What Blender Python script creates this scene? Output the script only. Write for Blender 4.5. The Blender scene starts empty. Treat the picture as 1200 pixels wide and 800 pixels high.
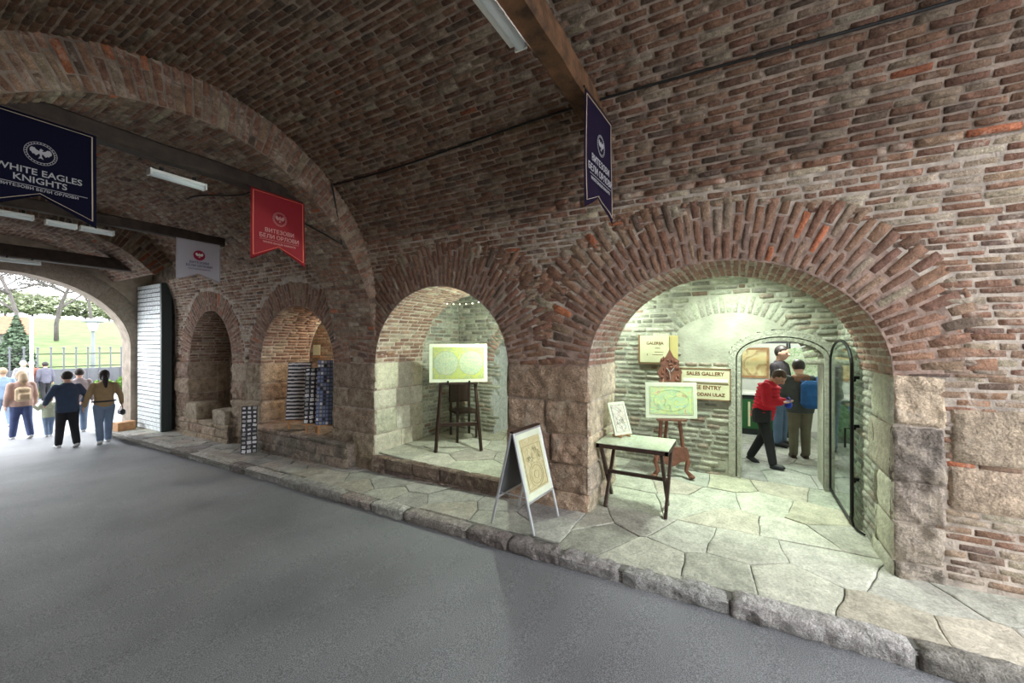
import bpy, math, random
import numpy as np
from mathutils import Vector, Matrix
PI = math.pi
rnd = random.Random(7)
R = np.random.RandomState(11)
SC = bpy.context.scene
COL = SC.collection

# ------------------------------------------------------------------ camera
F = 470.0                       # focal length in pixels of the 1200 wide frame
YAW = math.radians(60.3)
VX, VY = math.sin(YAW), math.cos(YAW)
cam = bpy.data.cameras.new('camera')
cam.sensor_width = 36.0
cam.lens = 36.0 * F / 1200.0
cam.shift_y = 2.0 / 1200.0
cam.clip_start = 0.02
cam.clip_end = 400
camo = bpy.data.objects.new('camera', cam)
COL.objects.link(camo)
camo.location = (0, 0, 0)
camo.rotation_euler = (PI / 2, 0, -YAW)
SC.camera = camo

# ------------------------------------------------------------------ light + exposure
SC.view_settings.view_transform = 'Standard'
SC.view_settings.look = 'None'
SC.view_settings.gamma = 1.0
SC.view_settings.use_curve_mapping = False
SC.view_settings.exposure = 0.32
SC.cycles.use_denoising = True
SC.cycles.max_bounces = 8
SC.cycles.diffuse_bounces = 5
SC.cycles.sample_clamp_indirect = 6.0
world = bpy.data.worlds.new('overcast_sky')
SC.world = world
world.use_nodes = True
wn = world.node_tree
bg = wn.nodes['Background']
bg.inputs[0].default_value = (0.93, 0.968, 1.0, 1)
SKY = 7.0
bg.inputs[1].default_value = SKY

LAMP_TUNNEL = 4.5              # fluorescent battens on the beams
LAMP_GALLERY = 100.0             # greenish lamps in the gallery
LAMP_SHOP = 75.0
LAMP_WARM = 70.0

def lamp(name, kind, loc, power, color, size=0.1, size_y=None, rot=(0, 0, 0), parent=None):
    l = bpy.data.lights.new(name, kind)
    l.energy = power
    l.color = color
    if kind == 'AREA':
        l.shape = 'RECTANGLE'; l.size = size; l.size_y = size_y or size
    else:
        l.shadow_soft_size = size
    o = bpy.data.objects.new(name, l)
    COL.objects.link(o)
    o.location = loc
    o.rotation_euler = rot
    if parent: o.parent = parent
    return o

# ------------------------------------------------------------------ materials
def new_mat(name):
    m = bpy.data.materials.new(name)
    m.use_nodes = True
    return m, m.node_tree, m.node_tree.nodes['Principled BSDF']

def mat(name, col, rough=0.7, metal=0.0, noise=0.0, nscale=20, bump=0.0, bscale=60, spec=0.4, coord='Object'):
    m, t, b = new_mat(name)
    b.inputs['Base Color'].default_value = (*col, 1)
    b.inputs['Roughness'].default_value = rough
    b.inputs['Metallic'].default_value = metal
    b.inputs['Specular IOR Level'].default_value = spec
    tc = t.nodes.new('ShaderNodeTexCoord')
    if noise > 0:
        n = t.nodes.new('ShaderNodeTexNoise'); n.inputs['Scale'].default_value = nscale; n.inputs['Detail'].default_value = 5
        r = t.nodes.new('ShaderNodeValToRGB')
        r.color_ramp.elements[0].position = .3; r.color_ramp.elements[1].position = .7
        r.color_ramp.elements[0].color = (*[c * (1 - noise) for c in col], 1)
        r.color_ramp.elements[1].color = (*[min(1, c * (1 + noise)) for c in col], 1)
        t.links.new(tc.outputs[coord], n.inputs['Vector'])
        t.links.new(n.outputs['Fac'], r.inputs['Fac'])
        t.links.new(r.outputs['Color'], b.inputs['Base Color'])
    if bump > 0:
        n2 = t.nodes.new('ShaderNodeTexNoise'); n2.inputs['Scale'].default_value = bscale; n2.inputs['Detail'].default_value = 6
        bp = t.nodes.new('ShaderNodeBump'); bp.inputs['Strength'].default_value = bump; bp.inputs['Distance'].default_value = .01
        t.links.new(tc.outputs[coord], n2.inputs['Vector'])
        t.links.new(n2.outputs['Fac'], bp.inputs['Height'])
        t.links.new(bp.outputs['Normal'], b.inputs['Normal'])
    return m

def attr_mat(name, rough=0.85, bump=0.9, dist=.022, bscale=38, vary=.42, stain=None, nscale=14):
    """colour from the mesh's own per-stone colour, mottled by noise, with a rough face"""
    m, t, b = new_mat(name)
    b.inputs['Roughness'].default_value = rough
    b.inputs['Specular IOR Level'].default_value = .25
    a = t.nodes.new('ShaderNodeAttribute'); a.attribute_name = 'Col'
    tc = t.nodes.new('ShaderNodeTexCoord')
    n = t.nodes.new('ShaderNodeTexNoise'); n.inputs['Scale'].default_value = nscale; n.inputs['Detail'].default_value = 8; n.inputs['Roughness'].default_value = .7
    mr = t.nodes.new('ShaderNodeMapRange'); mr.inputs['From Min'].default_value = .3; mr.inputs['From Max'].default_value = .7
    mr.inputs['To Min'].default_value = 1 - vary; mr.inputs['To Max'].default_value = 1 + vary
    mx = t.nodes.new('ShaderNodeVectorMath'); mx.operation = 'SCALE'
    t.links.new(tc.outputs['Object'], n.inputs['Vector'])
    t.links.new(n.outputs['Fac'], mr.inputs['Value'])
    nf = t.nodes.new('ShaderNodeTexNoise'); nf.inputs['Scale'].default_value = nscale * 7; nf.inputs['Detail'].default_value = 5; nf.inputs['Roughness'].default_value = .75
    mf = t.nodes.new('ShaderNodeMapRange'); mf.inputs['From Min'].default_value = .32; mf.inputs['From Max'].default_value = .68
    mf.inputs['To Min'].default_value = 1 - vary * .9; mf.inputs['To Max'].default_value = 1 + vary * .9
    ml = t.nodes.new('ShaderNodeMath'); ml.operation = 'MULTIPLY'
    t.links.new(tc.outputs['Object'], nf.inputs['Vector']); t.links.new(nf.outputs['Fac'], mf.inputs['Value'])
    t.links.new(mr.outputs['Result'], ml.inputs[0]); t.links.new(mf.outputs['Result'], ml.inputs[1])
    t.links.new(a.outputs['Color'], mx.inputs[0])
    t.links.new(ml.outputs[0], mx.inputs['Scale'])
    last = mx.outputs['Vector']
    if stain:
        col, lo, hi, sc = stain
        n3 = t.nodes.new('ShaderNodeTexNoise'); n3.inputs['Scale'].default_value = sc; n3.inputs['Detail'].default_value = 9; n3.inputs['Roughness'].default_value = .72
        m3 = t.nodes.new('ShaderNodeMapRange'); m3.inputs['From Min'].default_value = lo; m3.inputs['From Max'].default_value = hi
        mm = t.nodes.new('ShaderNodeMix'); mm.data_type = 'RGBA'
        mm.inputs[7].default_value = (*col, 1)
        t.links.new(tc.outputs['Object'], n3.inputs['Vector'])
        t.links.new(n3.outputs['Fac'], m3.inputs['Value'])
        t.links.new(m3.outputs['Result'], mm.inputs[0])
        t.links.new(last, mm.inputs[6])
        last = mm.outputs[2]
    t.links.new(last, b.inputs['Base Color'])
    n2 = t.nodes.new('ShaderNodeTexNoise'); n2.inputs['Scale'].default_value = bscale; n2.inputs['Detail'].default_value = 8; n2.inputs['Roughness'].default_value = .65
    bp = t.nodes.new('ShaderNodeBump'); bp.inputs['Strength'].default_value = bump; bp.inputs['Distance'].default_value = dist
    t.links.new(tc.outputs['Object'], n2.inputs['Vector'])
    t.links.new(n2.outputs['Fac'], bp.inputs['Height'])
    t.links.new(bp.outputs['Normal'], b.inputs['Normal'])
    return m

def emis(name, col, s):
    m, t, b = new_mat(name)
    b.inputs['Base Color'].default_value = (*col, 1)
    b.inputs['Emission Color'].default_value = (*col, 1)
    b.inputs['Emission Strength'].default_value = s
    return m

def ramp_print(name, cols, scale, detail=6, distort=1.5, rough=.5):
    """printed sheet: coloured regions from distorted noise"""
    m, t, b = new_mat(name)
    tc = t.nodes.new('ShaderNodeTexCoord')
    n = t.nodes.new('ShaderNodeTexNoise'); n.inputs['Scale'].default_value = scale; n.inputs['Detail'].default_value = detail; n.inputs['Distortion'].default_value = distort
    r = t.nodes.new('ShaderNodeValToRGB')
    e = r.color_ramp.elements
    e[0].position = .3; e[0].color = (*cols[0], 1); e[1].position = .72; e[1].color = (*cols[-1], 1)
    for i, c in enumerate(cols[1:-1]):
        el = e.new(.3 + .42 * (i + 1) / (len(cols) - 1)); el.color = (*c, 1)
    t.links.new(tc.outputs['Object'], n.inputs['Vector'])
    t.links.new(n.outputs['Fac'], r.inputs['Fac'])
    t.links.new(r.outputs['Color'], b.inputs['Base Color'])
    b.inputs['Roughness'].default_value = rough
    return m

M = {}
M['brick'] = attr_mat('worn_brick', stain=((.50, .42, .35), .52, .70, 5.5))
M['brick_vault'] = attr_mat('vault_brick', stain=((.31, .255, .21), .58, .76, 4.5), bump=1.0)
M['ring'] = attr_mat('arch_brick', vary=.4, stain=((.36, .26, .22), .60, .8, 5))
M['brick_in'] = attr_mat('gallery_brick', vary=.32, bump=.9)
M['stone'] = attr_mat('pier_stone', bump=1.0, dist=.05, bscale=22, vary=.5, nscale=9, stain=((.50, .42, .33), .52, .72, 5))
M['stone_in'] = attr_mat('gallery_stone', bump=.9, dist=.03, bscale=26, vary=.28)
M['flag'] = attr_mat('flagstone', bump=.8, dist=.02, bscale=20, vary=.30, nscale=6)
M['kerb'] = attr_mat('kerb_stone', bump=1.0, dist=.05, bscale=22, vary=.45, nscale=16)
M['mortar'] = mat('mortar', (.40, .34, .29), .95, noise=.35, nscale=9, bump=.9, bscale=70, spec=.1)
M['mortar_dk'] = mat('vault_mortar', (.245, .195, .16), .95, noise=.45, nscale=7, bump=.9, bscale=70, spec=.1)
M['mortar_in'] = mat('gallery_mortar', (.38, .38, .32), .95, noise=.25, nscale=9, bump=.7, bscale=60, spec=.1)
M['plaster'] = mat('gallery_plaster', (.37, .365, .30), .95, noise=.2, nscale=4, bump=.6, bscale=30, spec=.1)
M['grout'] = mat('paving_grout', (.17, .165, .15), .95, noise=.4, nscale=12, bump=.8, bscale=60, spec=.1)
M['beam_dark'] = mat('dark_beam_wood', (.035, .022, .016), .7, noise=.5, nscale=9, bump=.6, bscale=30)
M['ring_mortar'] = mat('ring_mortar', (.28, .20, .165), .95, noise=.4, nscale=12, bump=.9, bscale=60, spec=.1)
M['wood_beam'] = mat('beam_wood', (.10, .048, .022), .7, noise=.6, nscale=9, bump=.6, bscale=30)
M['wood_dark'] = mat('dark_wood', (.035, .018, .013), .45, noise=.3, nscale=15, bump=.2)
M['wood_red'] = mat('carved_wood', (.16, .06, .035), .5, noise=.35, nscale=15, bump=.4)
M['wood_pale'] = mat('pale_wood', (.42, .22, .1), .6, noise=.25, nscale=12, bump=.2)
M['iron'] = mat('black_iron', (.012, .013, .013), .45, metal=.3)
M['rubber'] = mat('black_cable', (.01, .01, .01), .6)
M['alu'] = mat('aluminium', (.62, .63, .66), .35, metal=.7)
M['grey_panel'] = mat('grey_panel', (.11, .115, .125), .6)
M['white'] = mat('white_card', (.78, .8, .74), .5, noise=.04, nscale=10)
M['batten'] = mat('batten_plastic', (.75, .76, .75), .4)
M['tube'] = emis('lit_tube', (.52, .57, .58), .08)
M['bulb'] = emis('lamp_bulb', (.85, 1.0, .88), 12)
M['warm_bulb'] = emis('fairy_bulb', (1.0, .85, .6), 2.5)
M['plate'] = mat('iron_plate', (.66, .70, .71), .5, metal=.15, noise=.3, nscale=18, bump=.4)
M['concrete'] = mat('portal_stone', (.31, .26, .21), .9, noise=.3, nscale=5, bump=.5, bscale=25)
M['skin'] = mat('skin', (.52, .31, .23), .55)
M['glass'] = None
g, t_, b_ = new_mat('door_glass')
b_.inputs['Base Color'].default_value = (.80, .93, .88, 1)
b_.inputs['Roughness'].default_value = .03
b_.inputs['Transmission Weight'].default_value = 1
b_.inputs['IOR'].default_value = 1.45
M['glass'] = g

def asphalt():
    m, t, b = new_mat('asphalt')
    tc = t.nodes.new('ShaderNodeTexCoord')
    v = t.nodes.new('ShaderNodeTexNoise'); v.inputs['Scale'].default_value = 160; v.inputs['Detail'].default_value = 3
    r = t.nodes.new('ShaderNodeValToRGB'); e = r.color_ramp.elements
    e[0].position = .36; e[0].color = (.112, .114, .124, 1); e[1].position = .70; e[1].color = (.335, .34, .355, 1)
    n = t.nodes.new('ShaderNodeTexNoise'); n.inputs['Scale'].default_value = .9; n.inputs['Detail'].default_value = 6
    mr = t.nodes.new('ShaderNodeMapRange'); mr.inputs['From Min'].default_value = .3; mr.inputs['From Max'].default_value = .7; mr.inputs['To Min'].default_value = .78; mr.inputs['To Max'].default_value = 1.2
    sc = t.nodes.new('ShaderNodeVectorMath'); sc.operation = 'SCALE'
    t.links.new(tc.outputs['Object'], v.inputs['Vector']); t.links.new(tc.outputs['Object'], n.inputs['Vector'])
    t.links.new(v.outputs['Fac'], r.inputs['Fac']); t.links.new(r.outputs['Color'], sc.inputs[0])
    t.links.new(n.outputs['Fac'], mr.inputs['Value']); t.links.new(mr.outputs['Result'], sc.inputs['Scale'])
    t.links.new(sc.outputs['Vector'], b.inputs['Base Color'])
    bp = t.nodes.new('ShaderNodeBump'); bp.inputs['Strength'].default_value = .7; bp.inputs['Distance'].default_value = .006
    t.links.new(v.outputs['Fac'], bp.inputs['Height']); t.links.new(bp.outputs['Normal'], b.inputs['Normal'])
    b.inputs['Roughness'].default_value = .62
    b.inputs['Specular IOR Level'].default_value = .35
    return m
M['asphalt'] = asphalt()

# ------------------------------------------------------------------ object helpers
def tag(o, label=None, cat=None, group=None, kind=None):
    if label: o['label'] = label
    if cat: o['category'] = cat
    if group: o['group'] = group
    if kind: o['kind'] = kind
    return o

def empty(name, loc=(0, 0, 0), rz=0, label=None, cat=None, group=None):
    o = bpy.data.objects.new(name, None)
    o.empty_display_size = .1
    COL.objects.link(o)
    o.location = loc; o.rotation_euler = (0, 0, rz)
    return tag(o, label, cat, group)

def copy_tree(o, parent=None):
    c = o.copy(); COL.objects.link(c); c.parent = parent
    for ch in list(o.children):
        copy_tree(ch, c)
    return c

class MB:
    """collects faces with one colour per point; builds ONE mesh object"""
    def __init__(s): s.v = []; s.f = []; s.c = []; s.n = 0; s.mi = []; s.cm = 0
    def add(s, V, Fc, col=(.5, .5, .5)):
        V = np.asarray(V, float).reshape(-1, 3); n0 = s.n
        s.v.append(V)
        c = np.asarray(col, float)
        s.c.append(np.tile(c, (len(V), 1)) if c.ndim == 1 else c)
        for f in Fc: s.f.append([i + n0 for i in f]); s.mi.append(s.cm)
        s.n += len(V)
        return s
    def box(s, c, size, rot=None, col=(.5, .5, .5), bev=0.0):
        x, y, z = [d / 2 for d in size]
        if bev <= 0:
            V = [(sx * x, sy * y, sz * z) for sx in (-1, 1) for sy in (-1, 1) for sz in (-1, 1)]
            Fc = [(0, 1, 3, 2), (4, 6, 7, 5), (0, 4, 5, 1), (2, 3, 7, 6), (0, 2, 6, 4), (1, 5, 7, 3)]
        else:
            b = min(bev, x * .9, y * .9, z * .9); V = []; idx = {}
            for sx in (-1, 1):
                for sy in (-1, 1):
                    for sz in (-1, 1):
                        for k in range(3):
                            p = [sx * x, sy * y, sz * z]
                            for j in range(3):
                                if j != k: p[j] -= (sx, sy, sz)[j] * b
                            idx[(sx, sy, sz, k)] = len(V); V.append(p)
            Fc = []
            for sx in (-1, 1):
                q = [idx[(sx, a, c_, 0)] for a, c_ in ((-1, -1), (1, -1), (1, 1), (-1, 1))]; Fc.append(q if sx > 0 else q[::-1])
                q = [idx[(a, sx, c_, 1)] for a, c_ in ((-1, -1), (-1, 1), (1, 1), (1, -1))]; Fc.append(q if sx > 0 else q[::-1])
                q = [idx[(a, c_, sx, 2)] for a, c_ in ((-1, -1), (1, -1), (1, 1), (-1, 1))]; Fc.append(q if sx > 0 else q[::-1])
            for a in (-1, 1):
                for c_ in (-1, 1):
                    Fc.append([idx[(a, c_, -1, 0)], idx[(a, c_, -1, 1)], idx[(a, c_, 1, 1)], idx[(a, c_, 1, 0)]])
                    Fc.append([idx[(a, -1, c_, 0)], idx[(a, -1, c_, 2)], idx[(a, 1, c_, 2)], idx[(a, 1, c_, 0)]])
                    Fc.append([idx[(-1, a, c_, 1)], idx[(-1, a, c_, 2)], idx[(1, a, c_, 2)], idx[(1, a, c_, 1)]])
            for a in (-1, 1):
                for c_ in (-1, 1):
                    for d in (-1, 1):
                        Fc.append([idx[(a, c_, d, 0)], idx[(a, c_, d, 1)], idx[(a, c_, d, 2)]])
        V = np.array(V, float)
        if rot is not None: V = V @ np.array(rot.to_3x3()).T
        return s.add(V + np.array(c), Fc, col)
    def bar(s, p0, p1, w, d=None, col=(.5, .5, .5), bev=0.0):
        p0 = Vector(p0); p1 = Vector(p1); q = (p1 - p0).to_track_quat('Z', 'Y')
        return s.box((p0 + p1) / 2, (w, d or w, (p1 - p0).length), q.to_matrix(), col, bev)
    def tube(s, pts, r, n=8, col=(.5, .5, .5), caps=True):
        P = [Vector(p) for p in pts]; k = len(P)
        rr = r if hasattr(r, '__len__') else [r] * k
        V = []; up = None
        for i, p in enumerate(P):
            d = (P[min(i + 1, k - 1)] - P[max(i - 1, 0)]).normalized()
            if up is None: up = Vector((0, 0, 1)) if abs(d.z) < .9 else Vector((1, 0, 0))
            a = d.cross(up).normalized(); b = a.cross(d).normalized(); up = b
            for j in range(n):
                t = 2 * PI * j / n
                V.append(p + (a * math.cos(t) + b * math.sin(t)) * rr[i])
        Fc = [(i * n + j, i * n + (j + 1) % n, (i + 1) * n + (j + 1) % n, (i + 1) * n + j) for i in range(k - 1) for j in range(n)]
        if caps: Fc += [tuple(range(n))[::-1], tuple((k - 1) * n + j for j in range(n))]
        return s.add(V, Fc, col)
    def ball(s, c, r, nu=10, nv=7, rot=None, col=(.5, .5, .5)):
        r = np.array(r if hasattr(r, '__len__') else (r, r, r)); V = [(0, 0, 1)]
        for i in range(1, nv):
            for j in range(nu):
                a = PI * i / nv; b = 2 * PI * j / nu
                V.append((math.sin(a) * math.cos(b), math.sin(a) * math.sin(b), math.cos(a)))
        V.append((0, 0, -1)); L = len(V) - 1
        Fc = [(0, 1 + j, 1 + (j + 1) % nu) for j in range(nu)]
        for i in range(nv - 2):
            for j in range(nu):
                a = 1 + i * nu; Fc.append((a + j, a + nu + j, a + nu + (j + 1) % nu, a + (j + 1) % nu))
        a = 1 + (nv - 2) * nu
        Fc += [(a + j, L, a + (j + 1) % nu) for j in range(nu)]
        V = np.array(V) * r
        if rot is not None: V = V @ np.array(rot.to_3x3()).T
        return s.add(V + np.array(c), Fc, col)
    def prism(s, poly, mapf, t0, t1, col=(.5, .5, .5)):
        """poly: 2D outline; mapf(a, b, t) -> point; extruded from t0 to t1"""
        n = len(poly)
        V = [mapf(a, b, t0) for a, b in poly] + [mapf(a, b, t1) for a, b in poly]
        Fc = [tuple(range(n))[::-1], tuple(range(n, 2 * n))] + [(i, (i + 1) % n, n + (i + 1) % n, n + i) for i in range(n)]
        return s.add(V, Fc, col)
    def build(s, name, m, parent=None, smooth=False, fixn=False):
        V = np.concatenate(s.v); me = bpy.data.meshes.new(name)
        me.from_pydata(V.tolist(), [], s.f)
        ca = me.color_attributes.new('Col', 'FLOAT_COLOR', 'POINT')
        C = np.concatenate(s.c); C4 = np.ones((len(C), 4)); C4[:, :3] = C
        ca.data.foreach_set('color', C4.ravel())
        for mm in (m if isinstance(m, (list, tuple)) else [m]): me.materials.append(mm)
        if isinstance(m, (list, tuple)): me.polygons.foreach_set('material_index', s.mi)
        if smooth: me.polygons.foreach_set('use_smooth', [True] * len(me.polygons))
        if fixn:
            import bmesh
            bm = bmesh.new(); bm.from_mesh(me); bmesh.ops.recalc_face_normals(bm, faces=bm.faces); bm.to_mesh(me); bm.free()
        me.update()
        o = bpy.data.objects.new(name, me); COL.objects.link(o)
        if parent: o.parent = parent
        return o

def structure(o, label=None):
    o['kind'] = 'structure'
    if label: o['label'] = label
    return o

# smooth value noise for rough stone faces
_h = R.rand(4096)
def vnoise(x, y, z):
    xi = np.floor(x).astype(int); yi = np.floor(y).astype(int); zi = np.floor(z).astype(int)
    fx = x - xi; fy = y - yi; fz = z - zi
    fx = fx * fx * (3 - 2 * fx); fy = fy * fy * (3 - 2 * fy); fz = fz * fz * (3 - 2 * fz)
    def hh(a, b, c): return _h[(a * 73856 + b * 19349 + c * 8349) & 4095]
    def lp(a, b, t): return a + (b - a) * t
    return lp(lp(lp(hh(xi, yi, zi), hh(xi + 1, yi, zi), fx), lp(hh(xi, yi + 1, zi), hh(xi + 1, yi + 1, zi), fx), fy),
              lp(lp(hh(xi, yi, zi + 1), hh(xi + 1, yi, zi + 1), fx), lp(hh(xi, yi + 1, zi + 1), hh(xi + 1, yi + 1, zi + 1), fx), fy), fz) - .5

def stones(mb, rects, mapf, nx=4, ny=3, edge=.009, jit=.006, rough=.003, nfreq=25.0, soft=.75):
    """rects rows: u0,u1,v0,v1,h,r,g,b -> pillow-faced stones standing h above the mortar"""
    if len(rects) == 0: return
    A = np.array(rects, float); n = len(A)
    lu = A[:, 1] - A[:, 0]; lv = A[:, 3] - A[:, 2]
    e_u = np.minimum(edge / lu, .3); e_v = np.minimum(edge / lv, .3)
    def lines(e, k):
        inner = np.linspace(0, 1, k - 1)
        L = e[:, None] + (1 - 2 * e[:, None]) * inner[None, :]
        return np.concatenate([np.zeros((n, 1)), L, np.ones((n, 1))], 1)
    fu = lines(e_u, nx); fv = lines(e_v, ny)
    NU = fu.shape[1]; NV = fv.shape[1]
    U = np.repeat(fu[:, :, None], NV, 2); V = np.repeat(fv[:, None, :], NU, 1)
    cj = (R.rand(n, 4, 2) - .5) * 2 * jit
    w = [(1 - U) * (1 - V), U * (1 - V), (1 - U) * V, U * V]
    du = sum(w[i] * cj[:, i, 0][:, None, None] for i in range(4))
    dv = sum(w[i] * cj[:, i, 1][:, None, None] for i in range(4))
    UU = A[:, 0][:, None, None] + U * lu[:, None, None] + du
    VV = A[:, 2][:, None, None] + V * lv[:, None, None] + dv
    edgem = np.zeros((NU, NV)); edgem[1:-1, 1:-1] = soft; edgem[2:-2, 2:-2] = 1.0
    edgem[1, 1] = edgem[1, -2] = edgem[-2, 1] = edgem[-2, -2] = soft * .65
    tilt = (R.rand(n, 2) - .5) * .5
    H = A[:, 4][:, None, None] * (1 + tilt[:, 0][:, None, None] * (U - .5) + tilt[:, 1][:, None, None] * (V - .5))
    nz = vnoise(UU * nfreq, VV * nfreq, (np.arange(n) * 3.7)[:, None, None] + 0 * UU) * 2 * rough
    HH = (H + nz) * edgem[None] - .004 * (edgem[None] == 0)
    # roughen outline a bit
    o1 = vnoise(UU * 30, VV * 30, UU * 0 + 5.5) * jit * 1.6
    UU = UU + o1; VV = VV + vnoise(UU * 30, VV * 30, UU * 0 + 9.5) * jit * 1.6
    P = mapf(UU.ravel(), VV.ravel(), HH.ravel())
    cols = np.repeat(A[:, 5:8], NU * NV, 0)
    i0 = (np.arange(NU - 1)[:, None] * NV + np.arange(NV - 1)[None, :]).ravel()
    q = np.stack([i0, i0 + NV, i0 + NV + 1, i0 + 1], 1)
    Fc = (q[None] + (np.arange(n) * NU * NV)[:, None, None]).reshape(-1, 4)
    mb.v.append(P); mb.c.append(cols)
    mb.f.extend((Fc + mb.n).tolist()); mb.mi.extend([mb.cm] * len(Fc)); mb.n += len(P)

def pal(cols, weights=None, vary=.14):
    i = rnd.choices(range(len(cols)), weights or [1] * len(cols))[0]
    k = 1 + (rnd.random() * 2 - 1) * vary
    return [c * k * (1 + (rnd.random() - .5) * .06) for c in cols[i]]

def rows(u0, u1, v0, v1, pitch, lmin, lmax, gap, keep, palf, h=(.010, .020), pj=.0):
    out = []; v = v0
    while v < v1 - .01:
        p = pitch * (1 + (rnd.random() * 2 - 1) * pj)
        u = u0 - rnd.random() * lmax
        wob = rnd.random() * 9
        while u < u1:
            L = rnd.uniform(lmin, lmax)
            if rnd.random() < .12: L *= .55
            a, b = max(u, u0), min(u + L, u1)
            if b - a > .04:
                uc, vc = (a + b) / 2, v + p / 2
                if keep is None or keep(uc, vc):
                    dv = .006 * math.sin(uc * 1.7 + wob)
                    out.append([a + gap / 2, b - gap / 2, v + gap / 2 + dv, min(v + p, v1 + .02) - gap / 2 + dv, rnd.uniform(*h)] + palf(uc, vc))
            u += L
        v += p
    return out

def sheet(name, mapf, u0, u1, v0, v1, nu, nv, m, keep=None, h=0.0, parent=None):
    """mortar bed behind the stones"""
    us = np.linspace(u0, u1, nu + 1); vs = np.linspace(v0, v1, nv + 1)
    U, V = np.meshgrid(us, vs, indexing='ij')
    P = mapf(U.ravel(), V.ravel(), np.full(U.size, h) + vnoise(U.ravel() * 6, V.ravel() * 6, U.ravel() * 0) * .004)
    Fc = []
    for i in range(nu):
        for j in range(nv):
            if keep is None or keep((us[i] + us[i + 1]) / 2, (vs[j] + vs[j + 1]) / 2):
                a = i * (nv + 1) + j; Fc.append((a, a + nv + 1, a + nv + 2, a + 1))
    mb = MB(); mb.add(P, Fc)
    return mb.build(name, m, parent, smooth=True)

# ================================================================== the place
WX = 4.36            # face of the right hand wall
XC, AV = 2.03, 2.33  # tunnel axis and half width
RIB0, RIB1 = 4.92, 5.90
def zp(y): return -1.888 - .017 * y              # paving level
def zr(y): return zp(y) - .105                    # road level
def xk(y): return 3.34 + .018 * y                # road side edge of the kerb
def zg(y): return np.interp(y, [-3, .6, 2.54, 4.92, 6], [-1.885, -1.885, -1.785, -1.69, -1.69])
def zfloor(x, y):
    t = np.clip((x - 4.4) / .8, 0, 1)
    return np.where(np.asarray(y) < 1.55, zp(y) * (1 - t) + zg(y) * t, zg(y))

class Prof:
    """wall up to zs, then an elliptical vault"""
    def __init__(s, zs, a, b, xc=XC):
        s.zs, s.a, s.b, s.xc = zs, a, b, xc
        s.th = np.linspace(0, PI, 500)
        x = a * np.cos(s.th); z = b * np.sin(s.th)
        s.s = np.concatenate([[0], np.cumsum(np.hypot(np.diff(x), np.diff(z)))])
        s.L = s.s[-1]
    def pt(s, v, h):
        v = np.asarray(v, float)
        d = np.clip(v - s.zs, 0, s.L); th = np.interp(d, s.s, s.th)
        nx = np.cos(th) / s.a; nz = np.sin(th) / s.b; l = np.hypot(nx, nz); nx /= l; nz /= l
        x = s.xc + s.a * np.cos(th) - nx * h
        z = s.zs + s.b * np.sin(th) - nz * h + np.minimum(v - s.zs, 0)
        over = np.maximum(v - s.zs - s.L, 0)
        return x, z - over
    def map(s, U, V, H):
        x, z = s.pt(V, H); return np.stack([x, U, z], 1)
P1 = Prof(.62, AV, 2.15)
P2 = Prof(-.20, AV, 2.54)
P3 = Prof(0.0, 2.2, 2.25)

class Arch:
    def __init__(s, y0, y1, zs, top, depth):
        s.y0, s.y1, s.yc, s.a, s.zs, s.b, s.d = y0, y1, (y0 + y1) / 2, (y1 - y0) / 2, zs, top - zs, depth
        th = np.linspace(0, PI, 300); s.th = th
        s.s = np.concatenate([[0], np.cumsum(np.hypot(np.diff(s.a * np.cos(th)), np.diff(s.b * np.sin(th))))]); s.L = s.s[-1]
    def inside(s, y, z, g=0.0):
        if z < s.zs: return abs(y - s.yc) < s.a + g
        return ((y - s.yc) / (s.a + g)) ** 2 + ((z - s.zs) / (s.b + g)) ** 2 < 1
    def at(s, S, r):
        th = np.interp(S, s.s, s.th); cy, cz = s.a * np.cos(th), s.b * np.sin(th)
        ny, nz = np.cos(th) / s.a, np.sin(th) / s.b; l = np.hypot(ny, nz)
        return s.yc + cy + ny / l * r, s.zs + cz + nz / l * r, ny / l, nz / l
A3 = Arch(-1.07, 1.49, -.26, .80, 1.05)
A4 = Arch(2.54, 4.92, -.31, .80, 1.05)
A5 = Arch(5.92, 8.10, -.40, .68, 1.00)
A6 = Arch(9.17, 11.05, -.45, .72, .85)
ARCHES = [A3, A4, A5, A6]
MID = [(-9, 2.015), (2.015, 5.41), (5.41, 8.63), (8.63, 12)]

BR = [(.215, .115, .088), (.24, .135, .103), (.18, .10, .08), (.25, .165, .13), (.27, .20, .165), (.30, .24, .20), (.14, .095, .083), (.36, .13, .075), (.36, .30, .255)]
BR = [(a, b, c * .88) for a, b, c in BR]
def brick_col(u, v):
    w = [5, 5, 4, 4, 3, 1.6, 2, .15, 1.0]
    if u < 1.8 and v > .9: w = [3, 3, 2, 5, 5, 5, 1, .22, 4.0]
    if v < -.75: w = [1, 1, 1, 3, 4, 4, 2, .2, 3]
    if u > 5.5: w = [3, 3, 2, 5, 5, 3, 2, .1, 1]
    return pal(BR, w)
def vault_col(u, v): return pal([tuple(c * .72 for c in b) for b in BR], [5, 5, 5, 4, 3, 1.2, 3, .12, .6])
def ring_col(u, v): return pal(BR, [6, 6, 4, 4, 1.5, .8, 1, .22, .3])

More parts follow.
